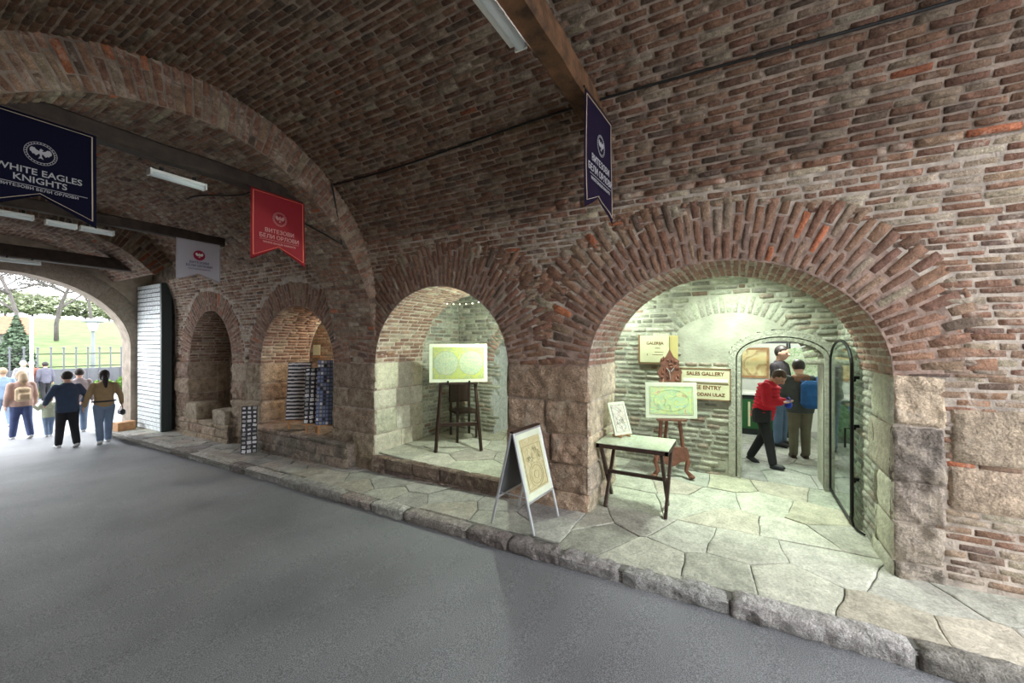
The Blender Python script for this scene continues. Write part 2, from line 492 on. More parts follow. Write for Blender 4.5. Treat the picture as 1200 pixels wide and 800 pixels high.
# ---- right wall and main vault
def keep_wall(u, v):
    if u < -1.36: return v > zp(u) + .02
    if v < -.29 and u < 5.9: return False
    if v < -.42: return False
    return not any(a.inside(u, v, .50) and (m[0] < u < m[1]) for a, m in zip(ARCHES, MID))
mb = MB()
near = rows(-2.7, RIB0 + .04, -1.95, 1.50, .060, .16, .27, .010, keep_wall, brick_col, (.004, .016), .10)
near += rows(-2.7, RIB0 + .04, 1.50, 1.575, .072, .24, .32, .014, None, lambda u, v: pal(BR, [6, 3, 1, 1, 1, 1, 0, 2, 0]), (.028, .036))
stones(mb, near, P1.map, 5, 4, rough=.005)
stones(mb, rows(RIB1 - .04, 11.75, -.46, 1.50, .062, .17, .27, .009, keep_wall, brick_col, (.006, .018), .08), P1.map, 4, 3)
structure(mb.build('wall_right', M['brick'], smooth=True), 'long brown and reddish brick wall with four arched openings')
mb = MB()
far_c = lambda u, v: pal([tuple(c * 1.0 for c in b) for b in BR], [3, 3, 2, 5, 5, 3, 2, .1, 1.5])
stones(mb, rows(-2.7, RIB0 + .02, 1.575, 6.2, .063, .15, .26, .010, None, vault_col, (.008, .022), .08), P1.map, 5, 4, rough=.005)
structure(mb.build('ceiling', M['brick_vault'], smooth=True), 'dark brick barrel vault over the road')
mb = MB()
stones(mb, rows(RIB1 - .02, 11.02, 1.50, 5.6, .066, .16, .26, .011, None, far_c, (.006, .018), .08), P1.map, 4, 3)
stones(mb, rows(11.0, 13.3, 1.64, 5.6, .08, .2, .28, .014, None, vault_col, (.006, .016), .08), P3.map, 4, 3)
structure(mb.build('ceiling_far', M['brick'], smooth=True), 'brick vault beyond the transverse rib')

def wallkeep(u, v):
    if v < -.28 and u > -1.3 : return False
    return not any(a.inside(u, v, .22) for a in ARCHES)
structure(sheet('wall_mortar', P1.map, -3.2, 11.8, -2.2, 1.5, 340, 90, M['mortar'], wallkeep))
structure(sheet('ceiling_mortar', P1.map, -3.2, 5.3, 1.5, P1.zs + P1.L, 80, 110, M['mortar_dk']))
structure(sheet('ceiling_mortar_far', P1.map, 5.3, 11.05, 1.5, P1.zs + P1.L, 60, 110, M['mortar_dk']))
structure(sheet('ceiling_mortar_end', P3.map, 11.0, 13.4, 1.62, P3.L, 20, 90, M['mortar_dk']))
# left wall behind the camera side
mb = MB(); mb.box((-.40, 5.2, -.8), (.2, 17, 3.0)); structure(mb.build('wall_left', M['mortar_dk']))

# ---- transverse rib
def rib_face(y, sgn):
    def f(U, V, H):
        x, z = P2.pt(U, -V); return np.stack([x, y + sgn * H, z], 1)
    return f
mb = MB(); rc = []
s = .0
while s < P2.L * .98:
    w = rnd.uniform(.066, .082); k = rnd.random()
    cuts = [0, .27, .52] if int(s * 100) % 2 else [0, .135, .40, .52]
    if k < .25: cuts = [0, .30, .52]
    for a, b in zip(cuts, cuts[1:]):
        rc.append([P2.zs + s + .007, P2.zs + s + w - .007, a + .006, b - .006, rnd.uniform(.008, .02)] + pal(BR, [5, 6, 3, 6, 3, 1, 1, .4, .3]))
    s += w
rf = rib_face(RIB0, -1)
stones(mb, rc, rf, 3, 5)
stones(mb, rows(RIB0 - .005, RIB1, P2.zs + .25, P2.zs + P2.L * .97, .074, .2, .28, .014, None, lambda u, v: pal(BR, [3, 5, 3, 6, 4, 3, 1, .2, 2]), (.006, .018), .06), P2.map, 4, 3)
structure(mb.build('trim_1', M['brick'], smooth=True), 'brick transverse arch spanning the road')
mb = MB()
for (yy, sg) in ((RIB0 + .002, -1), (RIB1, 1)):
    us = np.linspace(P2.zs - .1, P2.zs + P2.L, 121); f = rib_face(yy, sg)
    V = np.concatenate([f(us, np.zeros(121), np.zeros(121)), f(us, np.full(121, .75), np.zeros(121))])
    mb.add(V, [(i, i + 1, 121 + i + 1, 121 + i) for i in range(120)])
structure(mb.build('trim_2', M['mortar_dk']))
structure(sheet('trim_3', P2.map, RIB0, RIB1, P2.zs, P2.zs + P2.L, 10, 100, M['mortar_dk']))
# face where the lower vault begins
mb = MB()
f = lambda U, V, H: np.stack([P3.pt(U, -V)[0], 11.0 - H, P3.pt(U, -V)[1]], 1)
us = np.linspace(0, P3.L, 121)
us = np.linspace(1.60, P3.L, 121); mb.add(np.concatenate([f(us, us * 0, us * 0), f(us, us * 0 + .75, us * 0)]), [(i, i + 1, 121 + i + 1, 121 + i) for i in range(120)])
structure(mb.build('trim_4', M['mortar_dk']))
mb = MB(); rc = []; s = 1.60
while s < P3.L:
    for a, b in ((0, .26), (.26, .5)): rc.append([s + .006, s + .07, a + .006, b - .006, .012] + vault_col(0, 0))
    s += .078
stones(mb, rc, f, 3, 4); structure(mb.build('trim_5', M['brick_vault'], smooth=True))

# ---- arches of the right wall: voussoirs, soffits
def arch_face(a):
    def f(U, V, H):
        y, z, _, _ = a.at(U, V)
        x, zz = P1.pt(z, H); return np.stack([x, y, zz], 1)
    return f
def arch_soffit(a, x0):
    def f(U, V, H):      # U depth, V arc
        y, z, ny, nz = a.at(V, 0)
        return np.stack([x0 + U, y - ny * H, z - nz * H], 1)
    return f
for k, (a, m) in enumerate(zip(ARCHES, MID)):
    mb = MB(); rc = []; s = 0.0; row = 0
    W0 = .56 if k < 2 else .42
    while s < a.L - .02:
        w = rnd.uniform(.060, .074)
        th = float(np.interp(s, a.s, a.th)); lft = (k == 0 and th < PI / 2) or (k == 1 and th > PI / 2) or (k == 1)
        # at() measures theta from the +y side
        W = W0 + (.42 * abs(math.cos(th)) ** 1.2 if ((k == 0 and math.cos(th) > 0) or (k == 1 and math.cos(th) < 0)) else .05 * abs(math.cos(th)))
        off = [0, .15, .07, .22][row % 4] if k < 2 else [0, .12][row % 2]
        cuts = [0] + [c for c in (off + .01, off + .27, off + .54, off + .81) if .07 < c < W - .06] + [W + rnd.uniform(-.03, .04)]
        for c0, c1 in zip(cuts, cuts[1:]):
            yy, zz, _, _ = a.at(s + w / 2, (c0 + c1) / 2)
            if m[0] - .07 < yy < m[1] + .07 and zz > a.zs - .03:
                # wedge: outer bricks are spaced wider
                rc.append([s + .006, s + w - .006, c0 + .006, c1 - .006, rnd.uniform(.012, .021)] + ring_col(0, 0))
        s += w; row += 1
    stones(mb, rc, arch_face(a), 3, 5, rough=.006)
    # extra bricks laid in the spandrels between neighbouring arches
    structure(mb.build('arch_ring_%s' % 'abcd'[k] if 0 else 'trim_%d' % (6 + k), M['ring'], smooth=True), 'ring of radiating red brown bricks around an arch')
    fl = arch_face(a)
    structure(sheet('trim_%d' % (10 + k), fl, 0, a.L, -.004, .42, 70, 8, M['ring_mortar'], h=.006))
    mb = MB()
    pc = (lambda u, v: pal([(.30, .17, .13), (.35, .22, .17), (.25, .14, .11), (.33, .27, .21)], [4, 3, 3, 1])) if k == 0 else (lambda u, v: pal([(.24, .15, .11), (.28, .19, .14), (.2, .12, .09), (.32, .27, .2)], [4, 3, 3, 2]))
    stones(mb, rows(-.012, a.d, 0, a.L, .068, .2, .27, .013, None, pc, (.006, .016), .05), arch_soffit(a, WX), 5, 3)
    structure(mb.build('trim_%d' % (14 + k), M['brick_in'], smooth=True), 'brick soffit of an arch')
    structure(sheet('trim_%d' % (18 + k), arch_soffit(a, WX), -.01, a.d, 0, a.L, 6, 70, M['mortar'], h=0))

# ---- piers: large stone blocks below the springing
PC = {'red': [(.33, .225, .16), (.39, .28, .20), (.31, .21, .15), (.44, .34, .245)],
      'tan': [(.34, .265, .19), (.40, .315, .23), (.31, .24, .17), (.28, .20, .15)],
      'green': [(.50, .49, .38), (.44, .42, .32), (.55, .53, .43)]}
def pier_block(name, y0, y1, ztop, x1, face, side, faces='fab', zb=-2.25, label=None, step=(.30, .44)):
    """f: road face; a: side towards -y; b: side towards +y"""
    mb = MB()
    z = ztop; rr = []; ra = []; rb = []
    while z > zb:
        p = rnd.uniform(*step); z0 = max(z - p, zb)
        c = y0 if rnd.random() < .5 or y1 - y0 < .6 else y0 + rnd.uniform(.35, .65) * (y1 - y0)
        cc = [y0 - .012] + ([c] if c > y0 else []) + [y1 + .012]
        for u, v in zip(cc, cc[1:]): rr.append([u + .003, v - .003, z0 + .003, z - .003, rnd.uniform(.02, .040)] + pal(PC[face] if not (face == 'right' and z == ztop) else PC['cream']))
        d = WX + rnd.uniform(.35, .6)
        for u, v in ((WX - .03, d), (d, d + .01 + (x1 - d) * .5), (d + .01 + (x1 - d) * .5, x1)):
            if 'a' in faces: ra.append([u + .004, v - .004, z0 + .005, z - .005, rnd.uniform(.012, .03)] + pal(PC[side]))
            if 'b' in faces: rb.append([u + .004, v - .004, z0 + .005, z - .005, rnd.uniform(.012, .03)] + pal(PC[side]))
        z = z0
    stones(mb, rr, lambda U, V, H: np.stack([WX - H, U, V], 1), 19, 15, .014, .012, .030, 13)
    mb2 = MB()
    stones(mb2, ra, lambda U, V, H: np.stack([U, y0 - H, V], 1), 9, 9, .018, .006, .010, 12)
    stones(mb2, rb, lambda U, V, H: np.stack([U, y1 + H, V], 1), 9, 9, .018, .006, .010, 12)
    mb.cm = 0
    o = structure(mb.build(name, M['stone'], smooth=True), label)
    if mb2.n: structure(mb2.build(name, M['stone_in' if side == 'green' else 'stone'], smooth=True), 'dressed stone jamb of an arch')
    b = MB(); b.box(((WX + x1) / 2, (y0 + y1) / 2, (ztop + zb) / 2), (x1 - WX, y1 - y0, ztop - zb))
    structure(b.build(name, M['mortar']))
PC['right'] = [(.27, .22, .19), (.31, .26, .22), (.24, .2, .175)]
PC['cream'] = [(.54, .44, .34), (.60, .50, .39), (.50, .40, .30)]  # cream stone, lightened to imitate lamplight on the gallery pier's side
pier_block('trim_30', 1.49, 2.54, -.258, 5.41, 'red', 'cream', label='pier of large rough reddish stone blocks between the two gallery arches')
pier_block('trim_31', 4.92, 5.92, -.308, 5.41, 'tan', 'green', label='stone pier under the transverse brick arch')
pier_block('trim_32', 8.10, 9.17, -.40, 5.36, 'tan', 'tan', label='pale stone pier behind the small display board')
pier_block('trim_33', 11.05, 11.75, -.44, 5.25, 'tan', 'tan', faces='a', label='stone pier beside the iron gate leaf')
pier_block('trim_34', -1.37, -1.07, -.258, 4.75, 'right', 'green', faces='b', label='rough stone jamb right of the large arch')
mb = MB()
rr = [[-2.1, -1.40, -.92, -.50, .03] + pal(PC['tan']), [-2.75, -2.12, -.95, -.52, .03] + pal(PC['red']), [-1.95, -1.39, -1.28, -.94, .03] + pal(PC['red'])]
stones(mb, rr, lambda U, V, H: np.stack([WX - H, U, V], 1), 13, 11, .018, .006, .014, 11)
structure(mb.build('trim_35', M['stone'], smooth=True))

# the side wall of the gallery runs on from the right jamb
GX = 6.46
PG = [(.31, .305, .25), (.36, .355, .29), (.26, .255, .21), (.22, .215, .18), (.30, .25, .20), (.42, .41, .34), (.24, .16, .125)]
gp = lambda u, v: pal(PG, [5, 4, 4, 2, 3, 2, .8])
side_map = lambda U, V, H: np.stack([U, -1.07 + H, V], 1)
left_map = lambda U, V, H: np.stack([U, 4.92 - H, V], 1)
back_map = lambda U, V, H: np.stack([GX - H, U, V], 1)
mb = MB()
stones(mb, rows(4.74, GX, -1.9, 1.5, .072, .17, .27, .014, lambda u, v: v < -.26 or u > 5.40, gp, (.006, .02), .1), side_map, 5, 4)
stones(mb, rows(5.41, GX, -1.7, 1.5, .068, .18, .25, .013, None, gp, (.006, .018), .1), left_map, 5, 4)
DY0, DY1, DZS, DTOP = -.93, .0, -.21, .03            # doorway in the back wall
door = Arch(DY0, DY1, DZS, DTOP, .45)
NICHE = Arch(2.0, 4.08, -.35, .35, .9)
def keep_back(u, v):
    if door.inside(u, v, .17): return False
    if NICHE.inside(u, v, .0): return False
    if ((u - .2) / 1.05) ** 2 + ((v + .3) / 1.0) ** 2 < 1 and v > -.3 and u < .85: return False
    return True
stones(mb, rows(-1.07, 4.92, -1.92, 1.5, .074, .16, .32, .016, keep_back, gp, (.006, .024), .14), back_map, 5, 4)
# radiating relieving arch of worn bricks over the doorway
ra = Arch(-.72, 1.02, -.28, .42, 1); rc = []; s = 0
while s < ra.L:
    rc.append([s + .008, s + .072, .01, .27, .008] + pal([(.38, .38, .30), (.34, .335, .27)])); s += .08
fa = lambda U, V, H: np.stack([GX - H, ra.at(U, V)[0], ra.at(U, V)[1]], 1)
stones(mb, [r for r in rc if -1.05 < ra.at((r[0] + r[1]) / 2, .14)[0]], fa, 3, 4)
structure(mb.build('wall_gallery', M['brick_in'], smooth=True), 'pale stone brick walls inside the gallery')
structure(sheet('wall_gallery_side', side_map, 4.7, GX + .05, -2.1, 1.6, 30, 60, M['mortar_in'], lambda u, v: v < -.26 or u > 5.38))
structure(sheet('wall_gallery_left', left_map, 5.38, GX + .05, -2.1, 1.6, 20, 60, M['mortar_in']))
kb = lambda u, v: not (door.inside(u, v, .145) or NICHE.inside(u, v, 0))
structure(sheet('wall_gallery_back', back_map, -1.1, 4.97, -2.1, 1.6, 180, 110, M['plaster'], kb))
# niche behind the map board
mb = MB()
mb.box((GX + .98, 3.04, -.6), (.1, 2.3, 3)); mb.box((GX + .5, 1.95, -.95), (1.0, .1, 2.3)); mb.box((GX + .5, 4.13, -.95), (1.0, .1, 2.3)); mb.box((GX + .5, 3.04, .45), (1.0, 2.3, .2))
stones(mb, rows(2.0, 4.08, -1.75, .4, .07, .18, .26, .014, None, gp, (.006, .018), .1), lambda U, V, H: np.stack([GX + .93 - H, U, V], 1), 4, 3)
structure(mb.build('wall_niche', M['brick_in'], smooth=False))
mb = MB(); rc = []; s = 0
while s < NICHE.L:
    rc.append([s + .006, s + .064, .0, .24, .02] + pal([(.33, .2, .16), (.36, .26, .2)])); s += .07
fn = lambda U, V, H: np.stack([GX - H, NICHE.at(U, V)[0], NICHE.at(U, V)[1]], 1)
stones(mb, rc, fn, 3, 4); structure(mb.build('trim_36', M['brick_in'], smooth=True))
# ceiling of the gallery and the inner faces of the pier wall
mb = MB()
n = 16
for i in range(n):
    pass
xs = np.linspace(5.38, GX + .1, 13); zc = 1.05 + .5 * np.sin(np.linspace(0, PI, 13))
V = np.array([(x, y, z) for x, z in zip(xs, zc) for y in (-1.1, 5.0)])
mb.add(V, [(2 * i, 2 * i + 1, 2 * i + 3, 2 * i + 2) for i in range(12)])
structure(mb.build('ceiling_gallery', M['plaster'], smooth=True))
def ik(u, v):
    return not (A3.inside(u, v) or A4.inside(u, v))
structure(sheet('wall_gallery_front', lambda U, V, H: np.stack([5.41 + H, U, V], 1), -1.1, 4.97, -2.1, 1.6, 240, 120, M['plaster'], ik))

# stone surround of the inner doorway
def surround(name, g0, g1, h, zb, col):
    mb = MB(); N = 40; pts = []
    for g in (g0, g1):
        L = [(DY1 + g, zb)] + [(door.yc + (door.a + g) * math.cos(t), DZS + (door.b + g) * math.sin(t)) for t in np.linspace(0, PI, N)] + [(DY0 - g, zb)]
        pts.append(L)
    k = len(pts[0]); V = []
    for L in pts:
        for (y, z) in L: V.append((GX - h, y, z))
    for L in pts:
        for (y, z) in L: V.append((GX + .05, y, z))
    Fc = []
    for i in range(k - 1):
        Fc += [(i, i + 1, k + i + 1, k + i), (2 * k + i, i, i + 1, 2 * k + i + 1)[::-1], (k + i, k + i + 1, 3 * k + i + 1, 3 * k + i)]
    mb.add(V, Fc, col); return mb
for g0_, g1_, h_, n_, c_ in ((0, .045, .045, 'trim_37', (.38, .375, .31)), (.062, .15, .03, 'trim_38', (.39, .385, .32))):
    o = surround('trim', g0_, g1_, h_, -1.9, c_).build(n_, M['stone_in']); structure(o, 'carved stone frame of the gallery doorway')
structure(surround('trim', -.0, .17, -.035, -1.9, (.10, .10, .08)).build('trim_46', M['stone_in']))
# passage through the back wall
mb = MB()
N = 30
prof = [(DY1, -1.95)] + [(door.yc + door.a * math.cos(t), DZS + door.b * math.sin(t)) for t in np.linspace(0, PI, N)] + [(DY0, -1.95)]
V = [(x, y, z) for x in (GX, GX + .5) for (y, z) in prof]; k = len(prof)
mb.add(V, [(i, i + 1, k + i + 1, k + i) for i in range(k - 1)], (.40, .40, .32))
structure(mb.build('trim_39', M['stone_in']))

# room beyond the doorway (sales room)
SX0, SX1, SY0, SY1 = GX + .5, 10.6, -2.6, 1.2
mb = MB()
def sk(u, v): return not door.inside(u, v, 0)
structure(sheet('wall_shop_front', lambda U, V, H: np.stack([SX0 + H, U, V], 1), SY0, SY1, -2.1, .9, 100, 80, M['white'], sk))
for (c, s_) in (((SX1 + .05, -.7, -.6), (.1, 3.9, 3)), (((SX0 + SX1) / 2, SY0 - .05, -.6), (SX1 - SX0, .1, 3)), (((SX0 + SX1) / 2, SY1 + .05, -.6), (SX1 - SX0, .1, 3)), (((SX0 + SX1) / 2, -.7, .75), (SX1 - SX0 + .1, 4, .1))):
    mb.box(c, s_)
structure(mb.build('wall_shop', M['white']))

# recess rooms behind the two far arches
warm = lambda u, v: pal([(.34, .22, .14), (.40, .28, .19), (.30, .19, .12), (.44, .34, .24)])
mb = MB()
stones(mb, rows(5.5, 9.6, -1.6, 1.3, .07, .2, .28, .013, None, warm, (.006, .018), .08), lambda U, V, H: np.stack([6.0 - H, U, V], 1), 4, 3)
mb.box((6.06, 7.4, -.3), (.1, 4.6, 4), col=(.34, .3, .24)); mb.box((6.0, 5.25, -.3), (1.3, .1, 4), col=(.34, .3, .24)); mb.box((6.0, 9.65, -.3), (1.3, .1, 4), col=(.34, .3, .24)); mb.box((6.0, 7.4, 1.3), (1.3, 4.6, .1), col=(.34, .3, .24))
structure(mb.build('wall_recess', M['brick_in']))
def ik2(u, v): return not A5.inside(u, v)
structure(sheet('wall_recess_front', lambda U, V, H: np.stack([5.37 + H, U, V], 1), 5.3, 9.7, -2.1, 1.4, 120, 90, M['mortar'], ik2))
mb = MB()
stones(mb, rows(9.1, 11.1, -.42, .85, .075, .2, .28, .013, None, lambda u, v: pal([(.30, .2, .13), (.26, .17, .11), (.34, .25, .17)]), (.006, .018), .08), lambda U, V, H: np.stack([5.2 - H, U, V], 1), 4, 3)
rr = []; z = -.43
for i in range(4):
    rr += [[9.1, 9.9 + .3 * (i % 2), z - .34, z - .01, .025] + pal(PC['tan']), [9.91 + .3 * (i % 2), 11.1, z - .34, z - .01, .025] + pal(PC['cream'])]; z -= .35
stones(mb, rr, lambda U, V, H: np.stack([5.2 - H, U, V], 1), 11, 9, .018, .006, .012, 10)
mb.box((5.26, 10.1, -.6), (.1, 2.1, 3), col=(.3, .25, .2))
structure(mb.build('wall_alcove', M['stone'], smooth=False), 'stone back of the furthest alcove')

# ---- sills
def slab_row(name, y0, y1, x0, x1, ztop, zb, label, cols, ln=(.4, .7)):
    mb = MB(); y = y0
    top = []; fr = []
    while y < y1 - .05:
        L = min(rnd.uniform(*ln), y1 - y)
        if y1 - y - L < .15: L = y1 - y
        top.append([x0, x1, y + .004, y + L - .004, .02] + pal(cols)); y += L
    z = zb
    while z < ztop - .03:
        p = min(rnd.uniform(.14, .2), ztop - z); y = y0
        while y < y1 - .05:
            L = min(rnd.uniform(*ln) * .8, y1 - y)
            fr.append([y + .005, y + L - .005, z + .004, z + p - .004, rnd.uniform(.01, .03)] + pal(cols)); y += L
        z += p
    stones(mb, top, lambda U, V, H: np.stack([U, V, ztop - .02 + H], 1), 7, 9, .02, .008, .008, 8)
    stones(mb, fr, lambda U, V, H: np.stack([x0 - H + .01, U, V], 1), 9, 6, .015, .006, .01, 10)
    mb.box(((x0 + x1) / 2 + .01, (y0 + y1) / 2, (ztop + zb) / 2 - .02), (x1 - x0 - .02, y1 - y0 - .02, ztop - zb - .02), col=(.22, .18, .15))
    return structure(mb.build(name, M['stone']), label)
slab_row('trim_40', 5.35, 8.15, 4.16, 6.05, -1.57, -2.3, 'raised stone ledge under the souvenir boards', [(.24, .2, .165), (.28, .22, .18), (.2, .17, .14)])
slab_row('trim_41', 9.2, 11.0, 4.62, 5.2, -1.50, -2.3, 'stone ledge at the back of the furthest alcove', PC['tan'], (.5, .9))
slab_row('trim_42', 9.05, 11.2, 4.22, 4.64, -1.68, -2.3, 'low stone step in front of the furthest alcove', PC['tan'], (.5, .9))
mb = MB(); mb.box((4.5, 10.72, -1.52), (.5, .5, .36), col=(.36, .3, .22), bev=.02); mb.box((4.5, 9.45, -1.55), (.55, .55, .3), col=(.36, .31, .24), bev=.02)
structure(mb.build('trim_43', M['stone']))
slab_row('trim_44', 2.50, 4.96, 4.30, 4.42, -1.72, -2.1, 'stone step up to the gallery floor', [(.20, .14, .11), (.24, .18, .14), (.17, .12, .1)])

# ---- flagstones (irregular slabs)
def voronoi(pts, own, clip):
    cells = []
    for i, (px, py) in enumerate(pts[:own]):
        poly = list(clip(px, py))
        for j, (qx, qy) in enumerate(pts):
            if i == j: continue
            dx, dy = qx - px, qy - py
            if dx * dx + dy * dy > 6: continue
            c = (qx * qx + qy * qy - px * px - py * py) / 2; out = []
            for k in range(len(poly)):
                a, b = poly[k], poly[(k + 1) % len(poly)]
                da, db = a[0] * dx + a[1] * dy - c, b[0] * dx + b[1] * dy - c
                if da <= 0: out.append(a)
                if (da < 0) != (db < 0) and da != db:
                    t = da / (da - db); out.append((a[0] + (b[0] - a[0]) * t, a[1] + (b[1] - a[1]) * t))
            poly = out
            if len(poly) < 3: break
        if len(poly) >= 3: cells.append(poly)
    return cells
def flags(name, region, cell, zf, cols, lab=None, gap=.0055, stretch=1.0):
    """region: polygon corners (x0,x1,y0,y1)"""
    x0, x1, y0, y1 = region; pts = []
    nx = max(1, int(round((x1 - x0) / cell))); ny = max(1, int(round((y1 - y0) / (cell * stretch))))
    for i in range(nx):
        for j in range(ny):
            pts.append((x0 + (i + .5 + rnd.uniform(-.36, .36)) * (x1 - x0) / nx, y0 + (j + .5 + .45 * (i % 2) - .2 + rnd.uniform(-.3, .3)) * (y1 - y0) / ny))
    cells = voronoi(pts, len(pts), lambda a, b: [(x0, y0), (x1, y0), (x1, y1), (x0, y1)])
    mb = MB()
    for poly in cells:
        n = len(poly); cx = sum(p[0] for p in poly) / n; cy = sum(p[1] for p in poly) / n
        # add mid points and wobble for irregular edges
        P = []
        for k in range(n):
            a, b = poly[k], poly[(k + 1) % n]; L = math.hypot(b[0] - a[0], b[1] - a[1]); m = max(1, int(L / .09))
            for q in range(m):
                t = q / m; x = a[0] + (b[0] - a[0]) * t; y = a[1] + (b[1] - a[1]) * t
                w = .020
                x += w * 2 * float(vnoise(np.array(x * 5), np.array(y * 5), np.array(1.5))); y += w * 2 * float(vnoise(np.array(x * 5), np.array(y * 5), np.array(7.5)))
                d = math.hypot(x - cx, y - cy) + 1e-6
                g = gap * rnd.uniform(.6, 1.5)
                P.append((x + (cx - x) / d * g, y + (cy - y) / d * g))
        n = len(P); lift = rnd.uniform(-.004, .006); tx, ty = rnd.uniform(-.008, .008), rnd.uniform(-.008, .008)
        Z = lambda x, y: float(zf(x, y)) + lift + tx * (x - cx) + ty * (y - cy)
        V = [(x, y, Z(x, y) - .03) for x, y in P] + [(x, y, Z(x, y) - .004) for x, y in P]
        for s_ in (.94, .6):
            V += [(cx + (x - cx) * s_, cy + (y - cy) * s_, Z(cx + (x - cx) * s_, cy + (y - cy) * s_) + rnd.uniform(-.0008, .0008) * 2) for x, y in P]
        V.append((cx, cy, Z(cx, cy)))
        Fc = []
        for r in range(3):
            Fc += [(r * n + k, r * n + (k + 1) % n, (r + 1) * n + (k + 1) % n, (r + 1) * n + k) for k in range(n)]
        Fc += [(3 * n + k, 3 * n + (k + 1) % n, 4 * n) for k in range(n)]
        mb.add(V, Fc, pal(cols, None, .1))
    return structure(mb.build(name, M['flag'], smooth=False), lab)
FC = [(.42, .41, .35), (.47, .46, .39), (.39, .38, .33), (.44, .41, .33), (.50, .49, .42)]
FC2 = [(.36, .35, .32), (.41, .40, .36), (.32, .31, .285), (.38, .35, .30)]
zpf = lambda x, y: zp(y)
flags('floor_paving_near', (xk(-2) + .17, 4.62, -3.0, 1.52), .50, zfloor, FC, 'irregular flagstones by the large arch')
flags('floor_paving_middle', (xk(3) + .17, 4.36, 1.52, 5.6), .42, zpf, FC2, 'irregular flagstones along the kerb', stretch=1.3)
flags('floor_paving_far', (xk(9) + .15, 4.36, 5.6, 13.6), .38, zpf, FC2, 'narrow flagstone pavement running to the gate', gap=.011, stretch=1.2)
flags('floor_gallery', (4.62, GX + .02, -1.08, 1.52), .56, zfloor, FC, 'pale greenish flagstones inside the gallery')
flags('floor_gallery_raised', (4.40, GX + .95, 1.50, 4.95), .60, zfloor, FC, 'pale flagstones behind the smaller arch')
flags('floor_shop', (GX, SX1, SY0, SY1), .62, lambda x, y: -1.88, [(.36, .36, .33), (.4, .4, .37)], 'flagstone floor of the sales room')
# beds under the slabs
def bed(name, region, zf, m, dz, n=30, lab=None):
    x0, x1, y0, y1 = region; mb = MB(); xs = np.linspace(x0, x1, n); ys = np.linspace(y0, y1, n)
    V = [(x, y, float(zf(x, y)) + dz) for x in xs for y in ys]
    mb.add(V, [(i * n + j, (i + 1) * n + j, (i + 1) * n + j + 1, i * n + j + 1) for i in range(n - 1) for j in range(n - 1)])
    return structure(mb.build(name, m, smooth=True), lab)
bed('floor_bed_paving', (xk(0) + .1, WX + .02, 1.4, 13.9), zpf, M['grout'], -.014)
bed('floor_bed_near', (xk(-3) + .1, GX + .55, -3.2, 1.5), zfloor, M['grout'], -.014)
bed('floor_bed_gallery', (WX + .02, GX + 1, 1.48, 5.1), zfloor, M['grout'], -.014)
bed('floor_bed_shop', (GX - .1, SX1 + .1, SY0 - .1, SY1 + .1), lambda x, y: -1.88, M['grout'], -.014)

# kerb of long rough stones
mb = MB(); y = -3.0
kt = []; kf = []
KC = [(.38, .37, .35), (.33, .32, .30), (.43, .42, .39), (.30, .27, .25)]
while y < 13.4:
    L = rnd.uniform(.45, 1.05); c = pal(KC)
    j = rnd.uniform(-.008, .008)
    kt.append([0, .19 + rnd.uniform(-.02, .02), y + .008, y + L - .008, .022 + j] + c)
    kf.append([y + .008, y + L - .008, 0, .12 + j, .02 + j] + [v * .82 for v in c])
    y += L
stones(mb, kt, lambda U, V, H: np.stack([xk(V) + U, V, zp(V) - .018 + H], 1), 9, 25, .02, .012, .016, 15, .6)
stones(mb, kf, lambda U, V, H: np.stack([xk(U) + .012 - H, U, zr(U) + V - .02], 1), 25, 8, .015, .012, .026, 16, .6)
yy = np.linspace(-3.1, 13.6, 60)
V = [(xk(t) + d, t, zp(t) + z) for t in yy for d, z in ((.02, -.25), (.02, -.02), (.2, -.02))]
mb.add(V, [(3 * i + k, 3 * i + k + 1, 3 * i + k + 4, 3 * i + k + 3) for i in range(59) for k in range(2)], (.15, .14, .13))
structure(mb.build('kerb', M['kerb'], smooth=True), 'rough stone kerb between the road and the flagstones').name = 'trim_kerb'

# road, sloping gently down to the far gate
mb = MB(); xs = np.linspace(-6, 4.6, 40); ys = np.linspace(-9, 27, 90)
V = [(x, y, zr(y) + .006 * float(vnoise(np.array(x * 1.3), np.array(y * 1.3), np.array(2.2)))) for x in xs for y in ys]
mb.add(V, [(i * 90 + j, (i + 1) * 90 + j, (i + 1) * 90 + j + 1, i * 90 + j + 1) for i in range(39) for j in range(89)])
structure(mb.build('floor', M['asphalt'], smooth=True), 'dark grey asphalt road through the gate')

# unseen shell added above and behind to keep the sky out
mb = MB()
mb.box((4, 5.2, 3.35), (15, 17.4, .5))
mb.box((7.9, -3.0, 0), (7.0, .4, 7)); mb.box((11.2, 5, 0), (.3, 17, 7)); mb.box((-.55, 5.2, 1.5), (.3, 17.2, 8))
structure(mb.build('ceiling_sky_shield', M['plaster']))

# ---- exit portal
EX = Arch(-.05, 4.0, -.10, 1.52, .5)
EY = 13.3
mb = MB(); N = 48
arc = [(EX.yc + EX.a * math.cos(t), EX.zs + EX.b * math.sin(t)) for t in np.linspace(0, PI, N)]
ins = [(EX.y1, -2.4)] + arc + [(EX.y0, -2.4)]
out = [(4.9, -2.4)] + [(EX.yc + 3.4 * max(-.999, min(.999, 1.15 * math.cos(t))) , 3.2 if 0.25 < t < PI - .25 else EX.zs + 10 * math.sin(t)) for t in np.linspace(0, PI, N)] + [(-1.5, -2.4)]
k = len(ins)
V = [(x, EY, z) for x, z in ins] + [(x, EY, z) for x, z in out] + [(x, EY + .55, z) for x, z in ins] + [(x, EY + .55, z) for x, z in out]
Fc = []
for i in range(k - 1):
    Fc += [(i, i + 1, k + i + 1, k + i), (2 * k + i, 2 * k + i + 1, 3 * k + i + 1, 3 * k + i), (i, i + 1, 2 * k + i + 1, 2 * k + i)]
